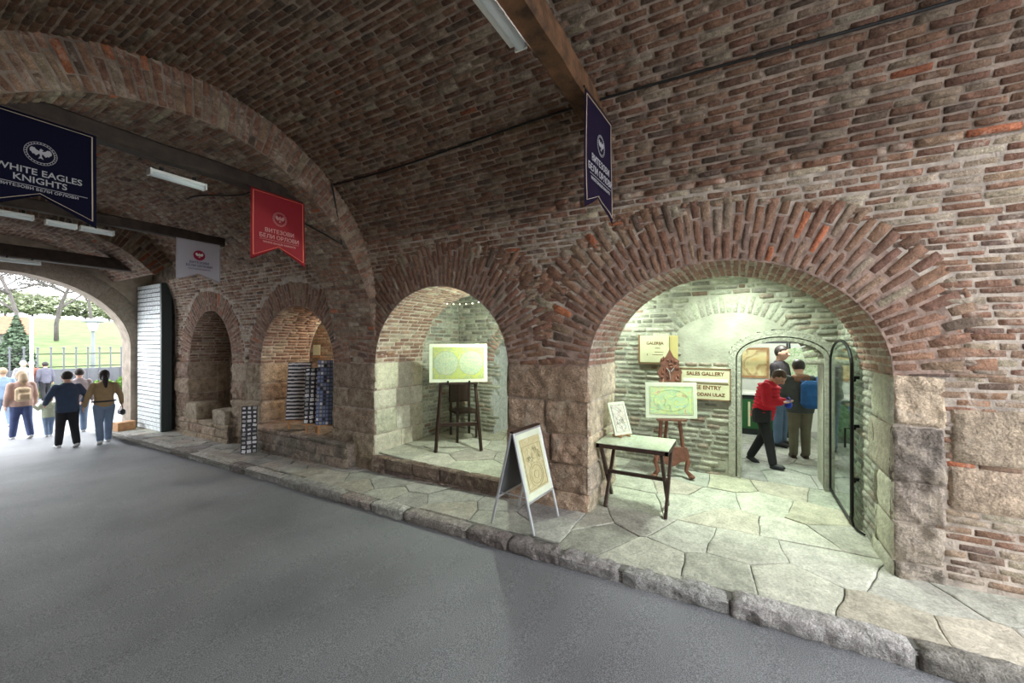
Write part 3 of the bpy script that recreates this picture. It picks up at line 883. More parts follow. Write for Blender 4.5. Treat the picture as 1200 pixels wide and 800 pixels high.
mb.add(V, Fc)
mb.box((8.1, EY + .27, .2), (6.6, .55, 7))
structure(mb.build('wall_far', M['concrete']), 'smooth stone wall around the open gateway')
mb = MB()
stones(mb, rows(-.9, 3.2, 0, .42, .42, .5, .8, .01, None, lambda u, v: pal([(.36, .30, .24), (.32, .27, .22)]), (.01, .015)), lambda U, V, H: np.stack([EX.at((U + .9) / 4.1 * EX.L, V)[0], EY - H, EX.at((U + .9) / 4.1 * EX.L, V)[1]], 1), 12, 4)
structure(mb.build('trim_45', M['stone_in'], smooth=True))
# wall section between the last pier and the portal
mb = MB()
mb.box((4.62, 12.5, -.2), (.4, 1.7, 4.4))
structure(mb.build('wall_right_end', M['mortar_dk']))

# ================================================================== lamps
def batten_light(x, y, z, L, label, power, name='fluorescent_light', rz=0, W_=.09):
    t = empty(name, (x, y, z), rz, label, 'light', None)
    b = MB(); b.box((0, 0, .03), (L, W_, .03), bev=.008); b.box((-L / 2, 0, .01), (.02, .1, .07), bev=.004); b.box((L / 2, 0, .01), (.02, .1, .07), bev=.004); hs = b.build('housing', M['batten'], t)
    c = MB(); c.tube([(-L / 2 + .01, 0, 0), (L / 2 - .01, 0, 0)], .032, 12); c.build('diffuser', M['tube'], hs, smooth=True)
    for s_ in (-1, 1): k = MB(); k.box((s_ * L * .3, 0, .06), (.03, .03, .06)); k.build('bracket', M['iron'], t)
    lamp('tube_lamp', 'AREA', (0, 0, -.04), power, (.93, .96, 1.0), L * .9, .05, (0, 0, 0), t)
    return t
batten_light(2.22, 1.38, 2.14, .66, 'pale box light hanging beside the nearest ceiling beam, at the top edge of the photo', LAMP_TUNNEL * .5, W_=.18)
batten_light(2.03, 5.42, 1.80, .50, 'fluorescent light under the dark beam between the navy and red banners', LAMP_TUNNEL * .8)
def gallery_lamp(x, y, z, label, power, col=(.84, 1.0, .84), rad=.06):
    t = empty('gallery_lamp', (x, y, z), 0, label, 'light')
    b = MB(); b.ball((0, 0, 0), rad * .7, 14, 9); b.build('bulb', M['bulb'], t, smooth=True)
    c = MB(); c.tube([(0, 0, rad * .6), (0, 0, rad * 1.6)], .02, 10); c.build('socket', M['iron'], t)
    lamp('bulb_lamp', 'POINT', (0, 0, -rad * 1.3), power, col, rad, parent=t)
    return t
gallery_lamp(5.10, 3.00, .42, 'bare lamp behind the pier, lighting the map board recess', LAMP_GALLERY * 1.15, rad=.035)
gallery_lamp(6.02, 1.62, .62, 'bare lamp behind the left shoulder of the large arch', LAMP_GALLERY * .34)
def panel_light(x, y, z, w, label, power):
    t = empty('unseen_panel_light', (x, y, z), 0, label, 'light')
    b = MB(); b.box((0, 0, .03), (w, w, .04), bev=.008); b.build('housing', M['batten'], t)
    b = MB(); b.box((0, 0, 0), (w * .9, w * .9, .02), bev=.004); b.build('diffuser', M['bulb_soft'], t)
    lamp('panel_lamp', 'AREA', (0, 0, -.02), power, (.84, 1.0, .84), w * .85, w * .85, (0, 0, 0), t).data.spread = math.radians(115)
M['bulb_soft'] = emis('panel_diffuser', (.84, 1.0, .84), 3)
panel_light(5.66, .05, 1.30, .5, 'unseen square light panel under the gallery ceiling behind the crown of the large arch', LAMP_GALLERY * .72)  # unseen fixture, shaped as a panel to spread light over the floor
gallery_lamp(8.6, -.6, .45, 'bare lamp in the sales room ceiling', LAMP_SHOP, (.95, 1, .93))
gallery_lamp(5.75, 7.1, .75, 'bare lamp hidden above the souvenir boards', LAMP_WARM, (1, .86, .66))

# ================================================================== wooden beams
def beam(name, y, z0, x0, x1, sz, label):
    mb = MB(); n = 14; V = []; k = 0
    for i in range(n + 1):
        x = x0 + (x1 - x0) * i / n; j = [rnd.uniform(-.008, .008) for _ in range(4)]
        b = .022
        ring = [(-sz / 2 + b, 0), (sz / 2 - b, 0), (sz / 2, b), (sz / 2, sz - b), (sz / 2 - b, sz), (-sz / 2 + b, sz), (-sz / 2, sz - b), (-sz / 2, b)]
        for a, c in ring: V.append((x, y + a + j[0], z0 + c + j[1]))
    Fc = [(i * 8 + q, i * 8 + (q + 1) % 8, (i + 1) * 8 + (q + 1) % 8, (i + 1) * 8 + q) for i in range(n) for q in range(8)] + [tuple(range(8)), tuple(range(n * 8, n * 8 + 8))[::-1]]
    mb.add(V, Fc)
    return tag(mb.build(name, M['wood_beam'] if y < 2 else M['beam_dark'], fixn=True), label, 'beam')
beam('ceiling_beam', 1.20, 2.06, -.30, 3.86, .19, 'rough timber beam crossing at the top of the photo with a purple banner at its end')
beam('ceiling_beam', 5.30, 1.92, -.30, 3.50, .17, 'dark timber beam across the brick rib carrying the navy and red banners')
beam('ceiling_beam', 8.02, 1.72, -.30, 3.66, .15, 'thin dark timber beam carrying the white banner')
beam('ceiling_beam', 11.9, 1.60, -.20, 4.00, .24, 'thick dark timber beam just before the open gateway')
batten_light(2.10, 8.22, 1.64, .34, 'right one of the small fluorescent lights behind the white banner beam', LAMP_TUNNEL * .5)
batten_light(1.74, 8.22, 1.64, .28, 'middle one of the small fluorescent lights behind the white banner beam', LAMP_TUNNEL * .3)
batten_light(1.28, 8.22, 1.66, .40, 'long light beside the navy banner notch on the white banner beam', LAMP_TUNNEL * .4)
batten_light(1.95, 11.7, 1.52, .50, 'fluorescent light on the beam over the open gateway', LAMP_TUNNEL * .5)

# ================================================================== lettering
def text_mesh(body, size, m, parent, loc, rot, name='lettering', bold=.0, align='CENTER', ext=.0012, sx=1.0, shear=0):
    cu = bpy.data.curves.new(name, 'FONT'); cu.body = body; cu.size = size; cu.align_x = align; cu.extrude = ext; cu.offset = bold; cu.resolution_u = 3; cu.shear = shear
    t = bpy.data.objects.new('tmp_text', cu); COL.objects.link(t)
    dg = bpy.context.evaluated_depsgraph_get(); me = bpy.data.meshes.new_from_object(t.evaluated_get(dg))
    bpy.data.objects.remove(t); bpy.data.curves.remove(cu)
    me.materials.clear(); me.materials.append(m)
    for v in me.vertices: v.co.x *= sx
    o = bpy.data.objects.new(name, me); COL.objects.link(o); o.parent = parent; o.location = loc; o.rotation_euler = rot
    return o

# ================================================================== banners
def eagle(mb, cx, cz, r, y, wing=(.8, .8, .8)):
    """spread eagle: body, raised feathered wings, tail"""
    mf = lambda a, b, t: (cx + a * r, t, cz + b * r)
    mb.prism([(-.09, .42), (0, .55), (.1, .46), (.2, .42), (.1, .36), (.13, .05), (.05, -.25), (.2, -.62), (0, -.5), (-.2, -.62), (-.05, -.25), (-.13, .05)], mf, y, y - .0012)
    for s in (-1, 1):
        w = [(.12, .25), (.34, .34), (.5, .55), (.6, .5), (.66, .6), (.74, .42), (.78, .48), (.8, .25), (.84, .28), (.78, .02), (.74, .06), (.6, -.18), (.5, -.14), (.36, -.3), (.12, -.02)]
        mb.prism([(s * a, b) for a, b in (w if s > 0 else w[::-1])], mf, y, y - .0012)
def annulus(mb, cx, cz, r0, r1, y, n=40):
    V = []
    for i in range(n):
        a = 2 * PI * i / n
        for r, yy in ((r0, y), (r1, y), (r1, y - .001), (r0, y - .001)): V.append((cx + r * math.cos(a), yy, cz + r * math.sin(a)))
    mb.add(V, [(4 * i + k, 4 * i + (k + 1) % 4, 4 * ((i + 1) % n) + (k + 1) % 4, 4 * ((i + 1) % n) + k) for i in range(n) for k in range(4)])

def banner(x0, x1, y0, y1, zt, L, notch, cloth, trim, ink, lines, label, group_name='banner', disc=None, emb=.10):
    w = math.hypot(x1 - x0, y1 - y0); rz = math.atan2(y1 - y0, x1 - x0)
    t = empty('banner', ((x0 + x1) / 2, (y0 + y1) / 2, zt), rz, label, 'banner')
    ns, nt = 28, 20; wave = lambda a, b: .012 * math.sin(a * 9 + b * 3) * b
    mb = MB(); V = []
    for side in (0, 1):
        for i in range(ns + 1):
            s = i / ns; nn = 1 - abs(2 * s - 1)
            for j in range(nt + 1):
                b = j / nt; V.append(((s - .5) * w, wave(s, b) + side * .004, -b * (L - nn * notch)))
    q = (ns + 1) * (nt + 1); idx = lambda s, i, j: s * q + i * (nt + 1) + j
    Fc = []
    for i in range(ns):
        for j in range(nt):
            Fc.append((idx(0, i, j), idx(0, i + 1, j), idx(0, i + 1, j + 1), idx(0, i, j + 1))[::-1])
            Fc.append((idx(1, i, j), idx(1, i + 1, j), idx(1, i + 1, j + 1), idx(1, i, j + 1)))
        for j in (0, nt): Fc.append((idx(0, i, j), idx(0, i + 1, j), idx(1, i + 1, j), idx(1, i, j)))
    for j in range(nt):
        for i in (0, ns): Fc.append((idx(0, i, j), idx(0, i, j + 1), idx(1, i, j + 1), idx(1, i, j)))
    mb.add(V, Fc); root = t; t = mb.build('cloth', cloth, root, smooth=True)
    pole = MB(); pole.tube([(-w / 2 - .02, .002, .004), (w / 2 + .02, .002, .004)], .009, 8); pole.build('rod', M['wood_dark'], root)
    if trim:
        m2 = MB(); d = .028; P = [(-w / 2 + d, -d), (w / 2 - d, -d), (w / 2 - d, -L + d * 2.2), (0, -L + notch + d * .6), (-w / 2 + d, -L + d * 2.2)]
        for a, b in zip(P, P[1:] + P[:1]):
            n = 10
            for k in range(n):
                p = [a[0] + (b[0] - a[0]) * k / n, a[1] + (b[1] - a[1]) * k / n]; r_ = [a[0] + (b[0] - a[0]) * (k + 1) / n, a[1] + (b[1] - a[1]) * (k + 1) / n]
                f = lambda p: (p[0], wave(p[0] / w + .5, min(1, -p[1] / (L - (1 - abs(2 * p[0] / w)) * notch))) - .003, p[1])
                m2.bar(f(p), f(r_), .008, .003)
        m2.build('piping', trim, t)
    yb = -.014
    if disc:
        dm = MB(); V = [(emb * .98 * math.cos(a), yb + .001, -L * .36 + emb * .98 * math.sin(a)) for a in np.linspace(0, 2 * PI, 33)[:-1]]
        dm.add(V, [tuple(range(32))]); dm.add([(v[0], v[1] + .006, v[2]) for v in V], [tuple(range(32))[::-1]]); dm.build('emblem_disc', disc, t)
    e = MB(); eagle(e, 0, -L * .36, emb * .8, yb - .001)
    if not disc: annulus(e, 0, -L * .36, emb * .80, emb * .84, yb); annulus(e, 0, -L * .36, emb * .97, emb, yb)
    e.build('emblem', M['white'] if disc else ink, t)
    if not disc:
        e = MB()
        for k in range(28):
            a = 2 * PI * k / 28; e.box((emb * .9 * math.cos(a), yb - .0005, -L * .36 + emb * .9 * math.sin(a)), (emb * .05, .001, emb * .09), Matrix.Rotation(-a + PI / 2, 3, 'Y'))
        e.build('emblem_lettering', ink, t)
    for body, size, dz, sx in lines:
        text_mesh(body, size, ink, t, (0, yb, dz), (PI / 2, 0, 0), bold=size * .012, sx=sx)
    return t
M['navy'] = mat('navy_cloth', (.006, .006, .018), .95, spec=.08); M['purple'] = mat('purple_cloth', (.011, .007, .020), .95, spec=.08)
M['red_cloth'] = mat('red_cloth', (.22, .004, .011), .7); M['white_cloth'] = mat('white_cloth', (.48, .46, .52), .85)
M['gold'] = mat('gold_piping', (.45, .36, .28), .6); M['ink_silver'] = mat('silver_print', (.33, .32, .35), .6); M['redgold'] = mat('coral_piping', (.75, .2, .12), .6)
M['ink_pink'] = mat('pink_print', (.45, .20, .20), .6); M['ink_navy'] = mat('navy_print', (.07, .07, .16), .6); M['disc_red'] = mat('crimson_disc', (.32, .012, .05), .7)
def lined(mbp, t, w, z, ink, y=-.0145):
    b = MB(); b.box((0, y, z), (w, .001, .004)); b.build('rule', ink, t)
t = banner(.635, 1.315, 5.17, 5.17, 1.915, .86, .20, M['navy'], M['gold'], M['ink_silver'],
       [('WHITE EAGLES', .073, -.50, 1.0), ('KNIGHTS', .073, -.57, 1.0), ('ВИТЕЗОВИ БЕЛИ ОРЛОВИ', .030, -.63, 1.15)], 'large navy swallowtail banner with white lettering at the left edge of the photo', emb=.095)
lined(None, t, .56, -.598, M['ink_silver'])
t = banner(2.655, 3.345, 5.16, 5.16, 1.905, .88, .20, M['red_cloth'], M['redgold'], M['ink_pink'],
       [('ВИТЕЗОВИ', .070, -.51, 1.0), ('БЕЛИ ОРЛОВИ', .070, -.585, 1.0), ('WHITE EAGLES KNIGHTS', .034, -.65, 1.1)], 'bright red swallowtail banner with pink lettering hanging from a dark beam', emb=.09)
lined(None, t, .50, -.605, M['ink_pink'])
t = banner(2.93, 3.56, 7.90, 7.90, 1.715, .68, .13, M['white_cloth'], None, M['ink_navy'],
       [('ВИТЕЗОВИ', .052, -.385, 1.0), ('БЕЛИ ОРЛОВИ', .052, -.44, 1.0), ('WHITE EAGLES KNIGHTS', .026, -.485, 1.1)], 'white swallowtail banner with a crimson disc beside the iron gate leaf', disc=M['disc_red'], emb=.085)
t = banner(3.06, 3.69, 1.075, 1.04, 2.03, .94, .16, M['purple'], M['gold'], M['ink_silver'],
       [('ВИТЕЗОВИ', .078, -.53, 1.0), ('БЕЛИ ОРЛОВИ', .078, -.62, 1.0), ('WHITE EAGLES KNIGHTS', .036, -.69, 1.1)], 'dark purple swallowtail banner under the end of the nearest beam', emb=.09)
lined(None, t, .5, -.645, M['ink_silver'])

# ================================================================== maps and signs
M['map_yellow'] = ramp_print('yellow_map_print', [(.26, .34, .13), (.40, .42, .08), (.25, .33, .17), (.46, .44, .12), (.20, .29, .22)], 9)
M['map_green'] = ramp_print('green_map_print', [(.30, .48, .42), (.56, .64, .22), (.36, .55, .34), (.60, .58, .26), (.42, .26, .22)], 8)
M['map_sepia'] = ramp_print('sepia_map_print', [(.38, .33, .18), (.52, .46, .26), (.44, .38, .2), (.60, .54, .34), (.24, .24, .16)], 9)
M['paper'] = mat('cream_paper', (.60, .64, .50), .6, noise=.06, nscale=8)
M['print_line'] = mat('map_linework', (.24, .27, .20), .6)
M['globe'] = ramp_print('hemisphere_print', [(.31, .37, .25), (.40, .42, .26), (.24, .35, .27), (.42, .38, .16)], 14, 8, 2.5)
def map_board(parent, w, h, pr, kind, th=.018, border=.055, name='map_board'):
    """local: x across, z up (0 = bottom), facing -y"""
    b = MB(); b.box((0, th / 2, h / 2), (w, th, h), bev=.003); parent = b.build(name, M['paper'], parent)
    p = MB(); p.box((0, -.001, h / 2), (w - 2 * border, .002, h - 2 * border)); pp = p.build('map_print', pr, parent)
    l = MB(); iw, ih = w - 2 * border, h - 2 * border
    for (x0, z0, x1, z1) in ((-iw / 2, 0, iw / 2, 0), (iw / 2, 0, iw / 2, ih), (iw / 2, ih, -iw / 2, ih), (-iw / 2, ih, -iw / 2, 0)):
        l.bar((x0, -.0025, z0 + border), (x1, -.0025, z1 + border), .005, .001)
        l.bar((x0 * .94, -.0025, h / 2 + (z0 - ih / 2) * .91), (x1 * .94, -.0025, h / 2 + (z1 - ih / 2) * .91), .0025, .001)
    if kind == 'hemi':
        g = MB(); r = ih * .37
        for s in (-1, 1):
            cx, cz = s * r * 1.06, h / 2
            V = [(cx + r * math.cos(a), -.003, cz + r * math.sin(a)) for a in np.linspace(0, 2 * PI, 41)[:-1]]; g.add(V, [tuple(range(40))[::-1]])
            annulus(l, cx, cz, r, r + .006, -.003)
            for k in (-.5, 0, .5):
                pts = [(cx + k * r * math.cos(a) * 1.2, -.0038, cz + r * math.sin(a)) for a in np.linspace(-PI / 2, PI / 2, 10)]
                for a, c in zip(pts, pts[1:]): l.bar(a, c, .0025, .001)
                hw = r * math.sqrt(1 - k * k); l.bar((cx - hw, -.0038, cz + k * r), (cx + hw, -.0038, cz + k * r), .0025, .001)
        g.build('hemispheres', M['globe'], parent)
    elif kind == 'oval':
        pts = [(iw * .40 * math.cos(a), -.003, h / 2 + ih * .38 * math.sin(a)) for a in np.linspace(0, 2 * PI, 40)]
        for a, c in zip(pts, pts[1:]): l.bar(a, c, .005, .001)
        for k in range(12):
            a = rnd.uniform(0, 2 * PI); q = [(rnd.uniform(-.3, .3) * iw, -.003, h / 2 + rnd.uniform(-.3, .3) * ih)]
            for _ in range(6): q.append((q[-1][0] + rnd.uniform(-.03, .035), -.003, q[-1][2] + rnd.uniform(-.03, .03)))
            for a, c in zip(q, q[1:]): l.bar(a, c, .003, .001)
    else:
        for k in range(16):
            q = [(rnd.uniform(-.36, .36) * iw, -.003, h / 2 + rnd.uniform(-.38, .38) * ih)]
            for _ in range(8): q.append((max(-iw * .45, min(iw * .45, q[-1][0] + rnd.uniform(-.035, .035))), -.003, max(border * 1.2, min(h - border * 1.2, q[-1][2] + rnd.uniform(-.03, .03)))))
            for a, c in zip(q, q[1:]): l.bar(a, c, .003, .001)
        if kind == 'poster':
            annulus(l, 0, h * .26, iw * .34, iw * .37, -.003); annulus(l, 0, h * .26, iw * .22, iw * .235, -.003)
    l.build('map_linework', M['print_line'], parent)

def face_rot(o, tilt, rz):
    o.rotation_euler = (-tilt, 0, rz)

# easel with the double hemisphere map, behind the smaller arch
ex, ey = 5.22, 3.98; ez = float(zg(3.98)); rz = math.atan2(-.47, .39)
t = empty('easel', (ex, ey, ez), rz, 'dark wooden easel behind the smaller arch under the double hemisphere map', 'easel')
for nm, p0, p1, w in (('leg', (-.36, -.12, 0), (-.25, .06, 1.42), .05), ('leg', (.36, -.12, 0), (.25, .06, 1.42), .05), ('rear_leg', (0, .42, 0), (0, .08, 1.35), .045)):
    b = MB(); b.bar(p0, p1, w, .035, bev=.005); b.build(nm, M['wood_dark'], t)
b = MB(); b.box((0, -.06, 1.08), (.62, .05, .035), bev=.005); b.build('ledge', M['wood_dark'], t)
b = MB(); b.box((0, .07, 1.40), (.56, .03, .05), bev=.005); b.build('top_rail', M['wood_dark'], t)
b = MB(); b.box((0, -.04, .42), (.6, .03, .06), bev=.005); b.build('stretcher', M['wood_dark'], t)
m_ = empty('framed_map', (ex - .05, ey - .045, ez + 1.10), rz, 'wide yellowish map board showing two round hemispheres on the dark easel', 'map')
map_board(m_, .93, .62, M['map_yellow'], 'hemi')
m_.rotation_euler = (-.10, 0, rz)
for s in (-1, 1):
    b = MB(); b.box((s * .17, -.012, -.005), (.03, .05, .04), bev=.004); b.box((s * .17, -.032, .01), (.03, .01, .03)); b.build('clip', M['iron'], m_)
# dark cabinet standing behind that easel
t = empty('chair', (5.95, 4.42, ez + .05), rz + .3, 'black chair behind the easel of the hemisphere map', 'chair')
b = MB(); b.box((0, 0, .44), (.42, .42, .05), bev=.01); b.build('seat', M['wood_dark'], t)
b = MB(); b.box((0, .2, .75), (.42, .03, .34), bev=.01); b.build('backrest', M['wood_dark'], t)
for sx in (-1, 1):
    for sy in (-1, 1):
        b = MB(); b.bar((sx * .18, sy * .18, -.03), (sx * .18, sy * .18, .92 if sy > 0 else .43), .035); b.build('leg', M['wood_dark'], t)
# small map in the niche
m_ = empty('small_map_print', (GX + .70, 3.72, -1.02), -PI / 2, 'small pale green print in the brick niche right of the hemisphere map', 'map')
map_board(m_, .62, .42, M['map_green'], 'oval', border=.03)
t = empty('shelf', (GX + .62, 3.55, -1.14), 0, 'narrow black shelf with a pale toothed edge under the niche print', 'shelf')
b = MB(); b.box((.08, 0, .085), (.3, 1.0, .03)); b.build('board', M['iron'], t)
b = MB()
b.box((-.07, 0, .045), (.012, 1.0, .09)); b.build('fascia', M['iron'], t)
b = MB()
for k in range(12): b.box((-.079, -.46 + k * .084, .045), (.008, .04, .03))
o = b.build('pale_teeth', M['white'], t); o['kind'] = 'stuff'
b = MB(); b.box((.1, 0, -.33), (.04, .9, .64)); b.build('support', M['white'], t)
# string of small bulbs under the crown of the smaller arch
t = empty('string_lights', (0, 0, 0), 0, 'short string of tiny warm bulbs under the crown of the smaller arch', 'string lights')
pts = []
for i in range(9):
    a = i / 8; pts.append((4.9 + .46 * a, 4.05 - .62 * a - .1, .625 + .12 * a - .05 * math.sin(PI * a)))
t.location = pts[4]
L0 = Vector(pts[4])
b = MB(); b.tube([Vector(p) - L0 for p in pts], .004, 6); b.build('wire', M['rubber'], t)
for p in pts:
    b = MB(); b.ball(Vector(p) - L0 - Vector((0, 0, .014)), .010, 8, 6); b.build('bulb', M['warm_bulb'], t, smooth=True)

# signs on the back wall of the gallery
M['sign'] = mat('cream_sign', (.62, .60, .40), .6, noise=.08, nscale=6); M['sign_edge'] = mat('sign_edge', (.22, .13, .07), .6)
M['ink_brown'] = mat('brown_lettering', (.17, .07, .03), .6)
t = empty('gallery_sign', (GX - .05, .45, -.82), -PI / 2, 'cream sign reading SALES GALLERY on the back wall left of the doorway', 'sign')
b = MB(); b.box((0, .02, .23), (.66, .03, .46), bev=.004); bd = b.build('board', M['sign'], t)
b = MB()
for (x, z, w, h) in ((0, .452, .66, .016), (0, .008, .66, .016), (-.322, .23, .016, .46), (.322, .23, .016, .46), (0, .245, .6, .004)): b.box((x, .008, z), (w, .022, h))
b.build('frame', M['sign_edge'], t)
b = MB(); b.box((0, .002, .285), (.58, .004, .045)); b.build('pale_strip', M['white'], t)
for body, z, s in (('SALES GALLERY', .355, .072), ('FREE ENTRY', .155, .078), ('SLOBODAN ULAZ', .06, .064)): text_mesh(body, s, M['ink_brown'], bd, (0, .004, z), (PI / 2, 0, 0), bold=.0022, sx=.98)
t = empty('gallery_sign', (GX - .06, 1.10, -.29), -PI / 2, 'upper pale green sign board above the carved easel, high on the back wall', 'sign')
b = MB(); b.box((-.05, .02, .20), (.42, .04, .41), bev=.004); b.build('board', M['sign'], t)
b = MB(); b.box((.225, .03, .21), (.12, .02, .39), bev=.004); tag(b.build('side_panel', mat('ochre_panel', (.50, .42, .18), .6), t), 'ochre side panel')
b = MB(); b.box((-.05, .03, -.015), (.44, .05, .03)); b.box((-.275, .03, .2), (.03, .05, .44)); b.build('frame', M['sign_edge'], t)
text_mesh('GALERIJA', .06, M['ink_brown'], t, (-.04, -.001, .27), (PI / 2, 0, 0), bold=.001)
text_mesh('1. sprat', .034, M['ink_brown'], t, (.02, -.001, .215), (PI / 2, 0, 0)) if 0 else None
b = MB(); b.box((0, -.001, .215), (.07, .002, .008)); b.box((.02, -.001, .155), (.13, .002, .006)); b.box((0, -.001, .115), (.16, .002, .006)); b.box((-.15, -.001, .115), (.01, .002, .03)); b.build('rule', M['ink_brown'], t)

# carved easel
ox, oy = 6.02, .86; oz = float(zg(.86)); rz = -PI / 2 + .42
t = empty('carved_easel', (ox, oy, oz), rz, 'ornate carved reddish wooden easel in front of the gallery back wall', 'easel')
for s in (-1, 1):
    b = MB(); pts = [(s * .25, -.10, .03), (s * .19, -.07, .10), (s * .22, -.05, .22), (s * .16, -.03, .40), (s * .14, 0, .62), (s * .11, .03, .95), (s * .09, .05, 1.4)]
    b.tube(pts, [.035, .028, .034, .026, .026, .024, .022], 8); b.ball((s * .25, -.11, .03), (.045, .05, .03)); b.build('leg', M['wood_red'], t, smooth=True)
b = MB(); b.tube([(0, .42, .0), (0, .2, .7), (0, .06, 1.38)], [.022, .024, .022], 8); b.build('rear_leg', M['wood_red'], t, smooth=True)
b = MB()
ap = [(-.24, .30), (-.21, .24), (-.12, .22), (-.05, .17), (0, .15), (.05, .17), (.12, .22), (.21, .24), (.24, .30), (.20, .42), (-.20, .42)]
b.prism(ap, lambda a, c, d: (a, d, c), -.07, -.035); b.build('apron', M['wood_red'], t)
b = MB()
cr = [(-.16, 1.26), (-.13, 1.36), (-.17, 1.46), (-.12, 1.55), (-.13, 1.62), (-.05, 1.68), (0, 1.78), (.05, 1.68), (.13, 1.62), (.12, 1.55), (.17, 1.46), (.13, 1.36), (.16, 1.26)]
b.prism(cr[::-1], lambda a, c, d: (a, d, c), .03, .065)
for k in range(22): b.ball((rnd.uniform(-.11, .11), .03, rnd.uniform(1.34, 1.66)), (rnd.uniform(.012, .03), .014, rnd.uniform(.015, .035)), 8, 5)
b.build('carved_crest', M['wood_red'], t)
b = MB(); b.tube([(-.05, .018, 1.52), (-.01, .012, 1.47), (0, .012, 1.36)], .006, 6); b.tube([(.05, .018, 1.52), (.01, .012, 1.47)], .006, 6); tag(b.build('metal_hook', M['alu'], t), 'pale metal hook')
b = MB(); b.box((0, -.05, .80), (.40, .05, .03), bev=.004); b.build('ledge', M['wood_red'], t)
u = Vector((math.sin(rz), -math.cos(rz), 0))
m_ = empty('framed_map', (ox + u.x * .045, oy + u.y * .045, oz + .82), rz, 'green toned map board standing on the carved reddish easel', 'map')
map_board(m_, .70, .50, M['map_green'], 'oval'); m_.rotation_euler = (-.07, 0, rz)

# ================================================================== folding table with glass top
tx0, tx1, ty0, ty1 = 4.46, 5.06, .66, 1.44; tz = float(zfloor(4.7, 1.0))
t = empty('folding_table', ((tx0 + tx1) / 2, (ty0 + ty1) / 2, tz), 0, 'dark brown folding table with crossed legs and a map under its top, by the pier', 'table')
hw, hl = (tx1 - tx0) / 2, (ty1 - ty0) / 2
M['map_top'] = ramp_print('table_map_print', [(.36, .46, .38), (.58, .64, .50), (.44, .50, .36), (.66, .68, .56)], 7, 8, 2, rough=.25)
b = MB()
for (c, s_) in (((0, -hl + .02, .725), (2 * hw, .04, .05)), ((0, hl - .02, .725), (2 * hw, .04, .05)), ((-hw + .02, 0, .725), (.04, 2 * hl, .05)), ((hw - .02, 0, .725), (.04, 2 * hl, .05))): b.box(c, s_, bev=.004)
b.build('apron', M['wood_dark'], t)
b = MB(); b.box((0, 0, .752), (2 * hw, 2 * hl, .012), bev=.003); b.build('tabletop', M['map_top'], t)
for sy in (-1, 1):
    for sx in (-1, 1):
        b = MB(); y = sy * (hl - .06) - sx * .018
        pts = [(sx * (hw - .06), y, .70), (sx * .03, y, .36), (-sx * .17, y, .06), (-sx * .20, y, .0)]
        for a, c in zip(pts, pts[1:]): b.bar(a, c, .034, .045, bev=.004)
        b.build('leg', M['wood_dark'], t)
b = MB(); b.bar((0, -hl + .05, .36), (0, hl - .05, .36), .05, .035, bev=.004); b.build('stretcher', M['wood_dark'], t)
# small stand and framed print on the table
bx, by = 4.90, 1.27; bz = tz + .758; rz = -.55
t = empty('plate_stand', (bx, by, bz), rz, 'small pale wooden stand on the folding table holding an upright print', 'stand')
for s in (-1, 1):
    b = MB(); b.bar((s * .07, -.09, .012), (s * .07, .07, .012), .016, bev=.003); b.bar((s * .07, -.085, .01), (s * .07, -.085, .045), .014, bev=.003); b.bar((s * .07, .03, .015), (s * .05, .10, .2), .012); b.build('foot', M['wood_pale'], t)
b = MB(); b.bar((-.09, -.03, .02), (.09, -.03, .02), .016, bev=.003); b.build('crossbar', M['wood_pale'], t)
u = Vector((math.sin(rz), -math.cos(rz), 0))
m_ = empty('framed_print', (bx + u.x * .055, by + u.y * .055, bz + .03), rz, 'white framed upright print leaning back on the left end of the folding table', 'picture')
map_board(m_, .27, .40, ramp_print('village_print', [(.40, .46, .42), (.60, .58, .48), (.46, .40, .34), (.66, .66, .58)], 13), 'plain', th=.012, border=.03); m_.rotation_euler = (-.36, 0, rz)

